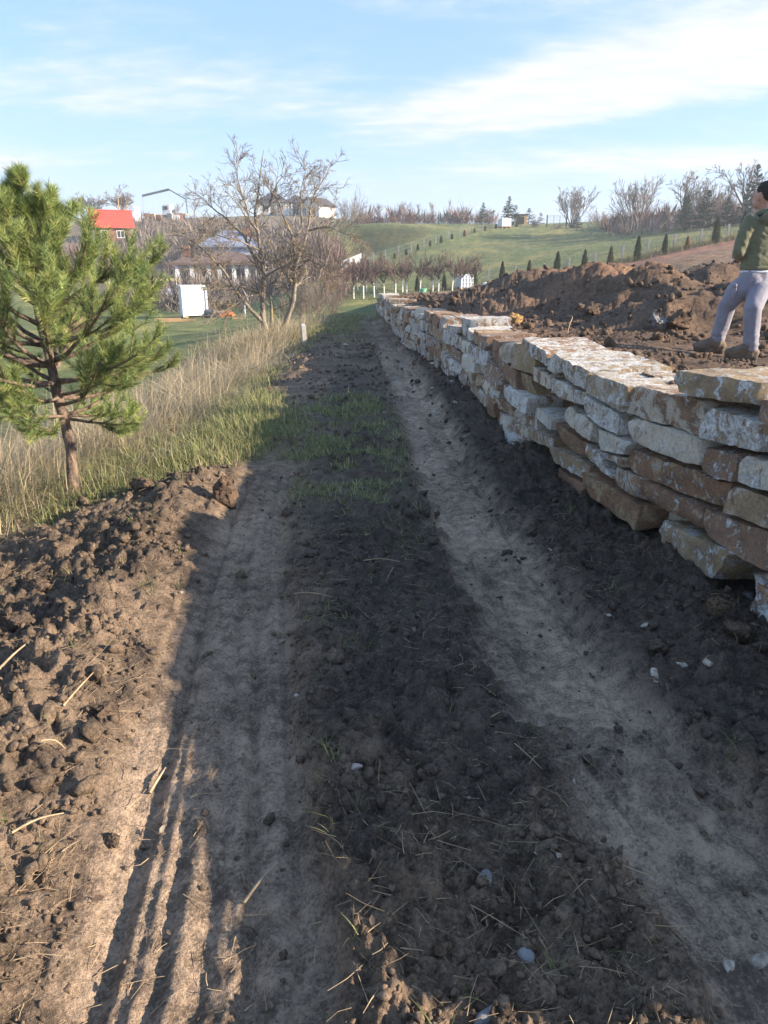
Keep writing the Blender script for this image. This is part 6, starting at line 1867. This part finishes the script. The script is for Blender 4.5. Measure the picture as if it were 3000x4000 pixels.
for k, (u, v, d, mt, lab) in enumerate([(575, 866, 162, 'brick', 'pallet of red bricks at the left end of the ridge site'), (600, 866, 163, 'timber', 'stack of timber left of the crane lorry'), (622, 866, 162, 'brick', 'pallet of red bricks just left of the lorry cab'), (668, 868, 161, 'concrete', 'grey block stack below the lorry cab'), (690, 866, 162, 'white_plastic', 'pale wrapped pallet behind the lorry cab'), (706, 866, 163, 'brick', 'pallet of red bricks at the right end of the ridge site'), (538, 856, 160, 'white_paint', 'white cabinet beside the red roof on the ridge')]):
    q = on_land(u, v, d); h = 1.0 + 0.5 * rb.random() + (1.2 if k == 6 else 0)
    root = empty('pallet_stack', q, lab, 'pallet', 'building supplies on the ridge', rz=rb.normal(0, 0.2))
    MB().box(-0.62, 0.62, -0.5, 0.5, -0.2, 0.13).build('pallet', M['timber'], root)
    for j in range(3): MB().box(-0.58 + 0.01 * j, 0.58 - 0.02 * j, -0.46, 0.46, 0.135 + j * h / 3, 0.13 + (j + 1) * h / 3).build('layer', M[mt], root, bevel=0.03)

# hut on the skyline
p = on_land(2032, 876, 156)
root = empty('field_hut', p, 'tiny dark hut on the skyline right of the spruces', 'hut')
MB().box(-1.2, 1.2, -0.9, 0.9, -0.3, 1.7).build('wall', M['timber'], root); MB().box(-0.9, 0.6, -0.935, -0.905, 0.1, 1.4).build('opening', M['dark_cloth'], root)
slab_roof('roof', [(-1.5, -1.2, 1.95), (1.5, -1.2, 1.95), (1.5, 1.2, 1.72), (-1.5, 1.2, 1.72)], 0.1, M['dark_roof'], root)

# roots and canes sticking out of the spoil
for pts_, r, lab in [([(1885, 1285), (1800, 1245), (1750, 1225), (1725, 1228)], 0.012, 'bent grey root lying on the plot just behind the wall'), ([(1968, 1228), (1950, 1200), (1932, 1185)], 0.008, 'thin cane sticking up beside the yellow clay'), ([(2215, 1300), (2225, 1265), (2240, 1235), (2215, 1232)], 0.008, 'twiggy stem sticking out of the soil in front of the heap')]:
    a = p_at(*pts_[0]); l = [at(u, v, a[1] + 0.15 * k) for k, (u, v) in enumerate(pts_)]; l[0][2] -= 0.05
    Q = resample(l, 14); V, F = tubes([(Q[None], np.linspace(r, r * 0.5, 14)[None])], [6])
    tag(mk('root_twig', V - Q[0], F, M['straw'], loc=Q[0], smooth=True), lab, 'root', 'roots in the spoil')

# ------------------------------------------------------------------ the person on the plot
def blob(name, chains, ells, voxel, iters, mat, parent, base, post=None):
    """one continuous surface grown round chains of (point, radius) and ellipsoids"""
    bm = bmesh.new()
    def sph(c, r, rot=None, seg=2):
        r = (r, r, r) if np.isscalar(r) else r
        mtx = Matrix.Translation(Vector(c)) @ (rot.to_4x4() if rot is not None else Matrix.Identity(4)) @ Matrix.Diagonal((*r, 1))
        bmesh.ops.create_icosphere(bm, subdivisions=seg, radius=1.0, matrix=mtx)
    for ch in chains:
        for (a, ra), (b, rb_) in zip(ch[:-1], ch[1:]):
            a = np.array(a); b = np.array(b); L = np.linalg.norm(b - a); n = max(2, int(L / (min(np.min(ra), np.min(rb_)) * 0.3)))
            for t in np.linspace(0, 1, n):
                sph(a * (1 - t) + b * t, ra * (1 - t) + rb_ * t if np.isscalar(ra) else tuple(np.array(ra) * (1 - t) + np.array(rb_) * t), YAW if not np.isscalar(ra) else None)
    for c, r, rot in ells:
        sph(c, r, rot, 3)
    me = bpy.data.meshes.new(name); bm.to_mesh(me); bm.free()
    o = bpy.data.objects.new(name, me); COL.objects.link(o)
    m = o.modifiers.new('r', 'REMESH'); m.mode = 'VOXEL'; m.voxel_size = voxel
    s = o.modifiers.new('s', 'SMOOTH'); s.factor = 0.5; s.iterations = iters
    dg = bpy.context.evaluated_depsgraph_get(); dg.update()
    me2 = bpy.data.meshes.new_from_object(o.evaluated_get(dg))
    bpy.data.objects.remove(o)
    n = len(me2.vertices); V = np.zeros(n * 3); me2.vertices.foreach_get('co', V); V = V.reshape(-1, 3)
    N = np.zeros(n * 3); me2.vertices.foreach_get('normal', N); N = N.reshape(-1, 3)
    if post is not None: V = post(V, N)
    V = V - base
    me2.vertices.foreach_set('co', V.ravel().astype(np.float32))
    for pl in me2.polygons: pl.use_smooth = True
    me2.materials.clear(); me2.materials.append(mat); me2.update(); me2.name = name
    return link(name, me2, parent)


FACING = R(14)                       # turned left of straight away
YAW = Matrix.Rotation(FACING, 3, 'Z')
fwd = np.array([-math.sin(FACING), math.cos(FACING), 0]); lft = np.array([-math.cos(FACING), -math.sin(FACING), 0]); upv = np.array([0, 0, 1.0])
hd = FACING + R(14); hf = np.array([-math.sin(hd), math.cos(hd), 0]); hl = np.array([-math.cos(hd), -math.sin(hd), 0]); HY = Matrix.Rotation(hd, 3, 'Z')
D0 = 7.3
footL = p_at(2800, 1380); footR = p_at(2930, 1408)
baseP = (footL + footR) / 2; baseP[2] = pz(baseP[0], baseP[1])
person = empty('person', baseP, 'person in olive hoodie and grey work trousers standing with back turned on the soil', 'person')
ankL = at(2803, 1338, footL[1]); ankR = at(2930, 1368, footR[1])
kneL = at(2840, 1195, footL[1] - 0.02); kneR = at(2940, 1208, footR[1] + 0.03)
hipL = at(2925, 1075, D0 - 0.05); hipR = at(2988, 1072, D0 + 0.09)
pel = (hipL + hipR) / 2 + upv * 0.02
waist = at(2965, 1000, D0 + 0.02); chest = at(2990, 905, D0 + 0.03); neckb = at(2998, 838, D0 + 0.03)
shL = neckb + lft * 0.175 - upv * 0.06; shR = neckb - lft * 0.175 - upv * 0.06
head = at(2990, 764, D0 + 0.02) + hf * 0.02
elL = at(2886, 985, D0 - 0.04); elR = shR - lft * 0.12 - upv * 0.30 - fwd * 0.06
haL = waist + fwd * 0.24 + lft * 0.04 - upv * 0.01; haR = waist + fwd * 0.25 - lft * 0.05 - upv * 0.02
toeL = at(2740, 1366, footL[1] + 0.02); toeR = at(2868, 1396, footR[1] + 0.02)


def hand(h, s):
    """five curled fingers on a palm"""
    ch = [[(h - fwd * 0.05, 0.028), (h + lft * 0.0 * s, 0.032)]]
    for k in range(4):
        r0 = h + upv * (0.028 - 0.019 * k) + fwd * 0.02; a = r0 - lft * s * (0.045 - 0.004 * abs(k - 1)) + fwd * 0.02; b = a - lft * s * 0.025 - fwd * 0.012
        ch.append([(r0, 0.0095), (a, 0.009), (b, 0.008)])
    ch.append([(h + upv * 0.02 - fwd * 0.02, 0.011), (h + upv * 0.045 - lft * s * 0.03, 0.010), (h + upv * 0.05 - lft * s * 0.055, 0.009)])
    return ch


chains = [[(pel, 0.10), (waist, 0.10), (chest, 0.125), (neckb - upv * 0.05, 0.09)], [(neckb - upv * 0.04, 0.062), (head - upv * 0.05 - hf * 0.02, 0.056)],
          [(shL, 0.05), (elL, 0.042), (haL - fwd * 0.05, 0.028)], [(shR, 0.05), (elR, 0.042), (haR - fwd * 0.05, 0.028)],
          [(hipL * 0.7 + hipR * 0.3, 0.065), (kneL, 0.052), (ankL, 0.042), (ankL - upv * 0.05, 0.042), (toeL, 0.032)], [(hipR * 0.7 + hipL * 0.3, 0.065), (kneR, 0.052), (ankR, 0.042), (ankR - upv * 0.05, 0.042), (toeR, 0.032)]] + hand(haL, 1) + hand(haR, -1)
ells = [(head + upv * 0.012 - hf * 0.012, (0.074, 0.094, 0.105), HY), (head + hf * 0.028 - upv * 0.055, (0.055, 0.062, 0.06), HY), (head + hf * 0.062 - upv * 0.088, (0.028, 0.026, 0.022), HY),
        (head + hf * 0.098 - upv * 0.018, (0.012, 0.018, 0.024), HY), (head + hf * 0.082 + upv * 0.022, (0.052, 0.014, 0.012), HY), (head + hf * 0.088 - upv * 0.058, (0.024, 0.012, 0.012), HY)]
for s in (1, -1):
    ells.append((head + hl * 0.077 * s - hf * 0.012 - upv * 0.012, (0.009, 0.020, 0.033), HY)); ells.append((head + hl * 0.084 * s - hf * 0.022 + upv * 0.0, (0.008, 0.012, 0.024), HY))
    ells.append((head + hl * 0.030 * s + hf * 0.083 + upv * 0.002, (0.013, 0.008, 0.008), HY))
body = blob('body', chains, ells, 0.010, 2, M['skin'], person, baseP)
# close-cropped hair over the skull
hc = head + upv * 0.012 - hf * 0.012
def hair_post(V, N):
    return V
blob('hair', [], [(hc + upv * 0.022 - hf * 0.010, (0.077, 0.090, 0.098), HY), (hc - hf * 0.034 - upv * 0.008, (0.068, 0.064, 0.072), HY)], 0.006, 2, M['hair'], person, baseP)


def folds(scale, amp, zf=2.2, thr=0.0):
    def f(V, N):
        q = V * np.array([scale, scale, scale * zf])
        n = pn3(q) + 0.5 * pn3(q * 2.1 + 7)
        return V + N * (amp * (1 - 2 * np.abs(n)))[:, None]
    return f


def hood_folds(V, N):
    d = V - waist
    q = np.stack([d @ lft * 3 + d[:, 2] * 5, d @ fwd * 5, d[:, 2] * 9 - d @ lft * 6], 1)
    n = pn3(q * 1.7) + 0.6 * pn3(q * 3.6 + 11)
    return V + N * (0.005 * (0.8 - 2 * np.abs(n)))[:, None]
nb = neckb - upv * 0.06
ho = [[(pel + upv * 0.055, (0.185, 0.145, 0.05)), (waist + upv * 0.02, (0.172, 0.125, 0.06)), (chest - upv * 0.02, (0.190, 0.128, 0.07)), (nb - upv * 0.03, (0.165, 0.115, 0.06)), (nb + upv * 0.03, (0.095, 0.085, 0.04))],
      [(shL + upv * 0.0, 0.072), (shL * 0.5 + elL * 0.5 + lft * 0.01, 0.066), (elL, 0.060), (elL * 0.45 + haL * 0.55, 0.056), (haL - fwd * 0.06, 0.045)], [(shR, 0.078), (shR * 0.5 + elR * 0.5, 0.073), (elR, 0.066), (elR * 0.45 + haR * 0.55, 0.056), (haR - fwd * 0.06, 0.045)]]
ring = [neckb + upv * 0.012 + (math.cos(a) * lft * 0.085 + math.sin(a) * fwd * 0.085) - upv * 0.02 * math.sin(a) for a in np.linspace(0, 2 * math.pi, 13)]
hood = [[(c, 0.030) for c in ring]]
hoodie = blob('hoodie', ho, [(nb - fwd * 0.085 + upv * 0.02, (0.13, 0.055, 0.075), YAW)], 0.011, 4, M['hoodie'], person, baseP, hood_folds)
blob('hood', hood, [(nb - fwd * 0.11 + upv * 0.045, (0.10, 0.035, 0.055), YAW)], 0.010, 3, M['hoodie'], hoodie, baseP * 0, None).location = (0, 0, 0)
hoodie.children[0].data.transform(Matrix.Translation(Vector(tuple(-baseP))))
blob('hem_band', [[(pel + upv * 0.030, (0.183, 0.143, 0.020)), (pel + upv * 0.055, (0.186, 0.146, 0.020))]], [], 0.009, 2, M['hoodie'], hoodie, baseP)
blob('collar', [[(c * 0.55 + (neckb + upv * 0.03) * 0.45 + upv * 0.022, 0.020) for c in ring]], [], 0.007, 2, M['dark_cloth'], person, baseP)
blob('shirt_hem', [[(pel + upv * 0.002, (0.176, 0.136, 0.014)), (pel + upv * 0.016, (0.178, 0.138, 0.014))]], [], 0.009, 2, M['white_cloth'], person, baseP)
tro = [[(pel + upv * 0.0, (0.168, 0.130, 0.05)), (pel - upv * 0.08, (0.172, 0.138, 0.06))],
       [(hipL * 0.85 + hipR * 0.15 - upv * 0.03, 0.098), (hipL * 0.5 + kneL * 0.5, 0.102), (kneL, 0.080), (kneL * 0.5 + ankL * 0.5, 0.074), (ankL + upv * 0.08, 0.068), (ankL + upv * 0.045, 0.068)],
       [(hipR * 0.85 + hipL * 0.15 - upv * 0.03, 0.098), (hipR * 0.5 + kneR * 0.5, 0.102), (kneR, 0.080), (kneR * 0.5 + ankR * 0.5, 0.074), (ankR + upv * 0.08, 0.070), (ankR + upv * 0.045, 0.070)]]
def trouser_folds(V, N):
    V = folds(5.5, 0.006, 0.8)(V, N)
    low = sst(-(V[:, 2] - ankL[2]), -0.22, -0.02)
    n = pn3(V * np.array([6, 6, 30.0]))
    return V + N * (0.012 * low * n)[:, None]
trousers = blob('trousers', tro, [], 0.010, 3, M['trousers'], person, baseP, trouser_folds)
pk = hipL * 0.45 + kneL * 0.55
side = lft * 0.8 - fwd * 0.4
for nm, c, r in (('cargo_pocket', pk + side * 0.075, (0.070, 0.02, 0.085)), ('pocket_flap', pk + side * 0.080 + upv * 0.07, (0.074, 0.022, 0.024))):
    blob(nm, [], [(c, r, Matrix.Rotation(FACING + 1.15, 3, 'Z') @ Matrix.Rotation(-0.15, 3, 'Y'))], 0.008, 2, M['trousers'], trousers, baseP)
blob('back_pocket', [], [(pel - fwd * 0.115 + lft * 0.07 - upv * 0.10, (0.058, 0.02, 0.065), YAW)], 0.008, 2, M['trousers'], trousers, baseP)
for ank, toe, ft in ((ankL, toeL, footL), (ankR, toeR, footR)):
    gzv = pz(ank[0], ank[1]) + 0.02
    d = toe - ank; d[2] = 0; L = np.linalg.norm(d); d /= L
    heel = ank - d * 0.035; heel[2] = gzv + 0.045; tip = heel + d * 0.225; tip[2] = gzv + 0.05
    bt = blob('boot', [[(ank + upv * 0.06, 0.062), (ank - upv * 0.03, 0.058), (heel + upv * 0.01, 0.052)], [(heel + upv * 0.01, 0.052), (heel + d * 0.09 + upv * 0.04, 0.054), (tip - d * 0.05 + upv * 0.008, 0.050), (tip, 0.042)]], [], 0.008, 3, M['boots'], person, baseP, folds(20, 0.003, 1.0))
    blob('sole', [[(heel - upv * 0.032, 0.047), (heel + d * 0.12 - upv * 0.034, 0.045), (tip - d * 0.02 - upv * 0.03, 0.045), (tip - upv * 0.028, 0.036)]], [], 0.008, 1, M['sole'], bt, baseP)

# ------------------------------------------------------------------ air
def build_haze():
    zs = [v for o in bpy.data.objects if o.type == 'MESH' and o.name.startswith('ground') for v in (min(c[2] for c in o.bound_box), max(c[2] for c in o.bound_box))]
    o = MB().box(-3200, 3200, -2000, 3200, min(zs) - 1.0, max(max(zs) + 2.0, 34.0)).build('haze', M['concrete'])
    m = bpy.data.materials.new('thin_haze'); m.use_nodes = True
    nt = NT(m.node_tree); nt.n.remove(nt.n['Principled BSDF'])
    v = nt.node('ShaderNodeVolumePrincipled', {'Color': (0.86, 0.92, 1.0), 'Density': 0.0008, 'Anisotropy': 0.2})
    nt.l.new(v.outputs[0], nt.n['Material Output'].inputs['Volume'])
    o.data.materials.clear(); o.data.materials.append(m)
    tag(o, 'thin winter haze over the fields', 'haze', kind='stuff')
build_haze()
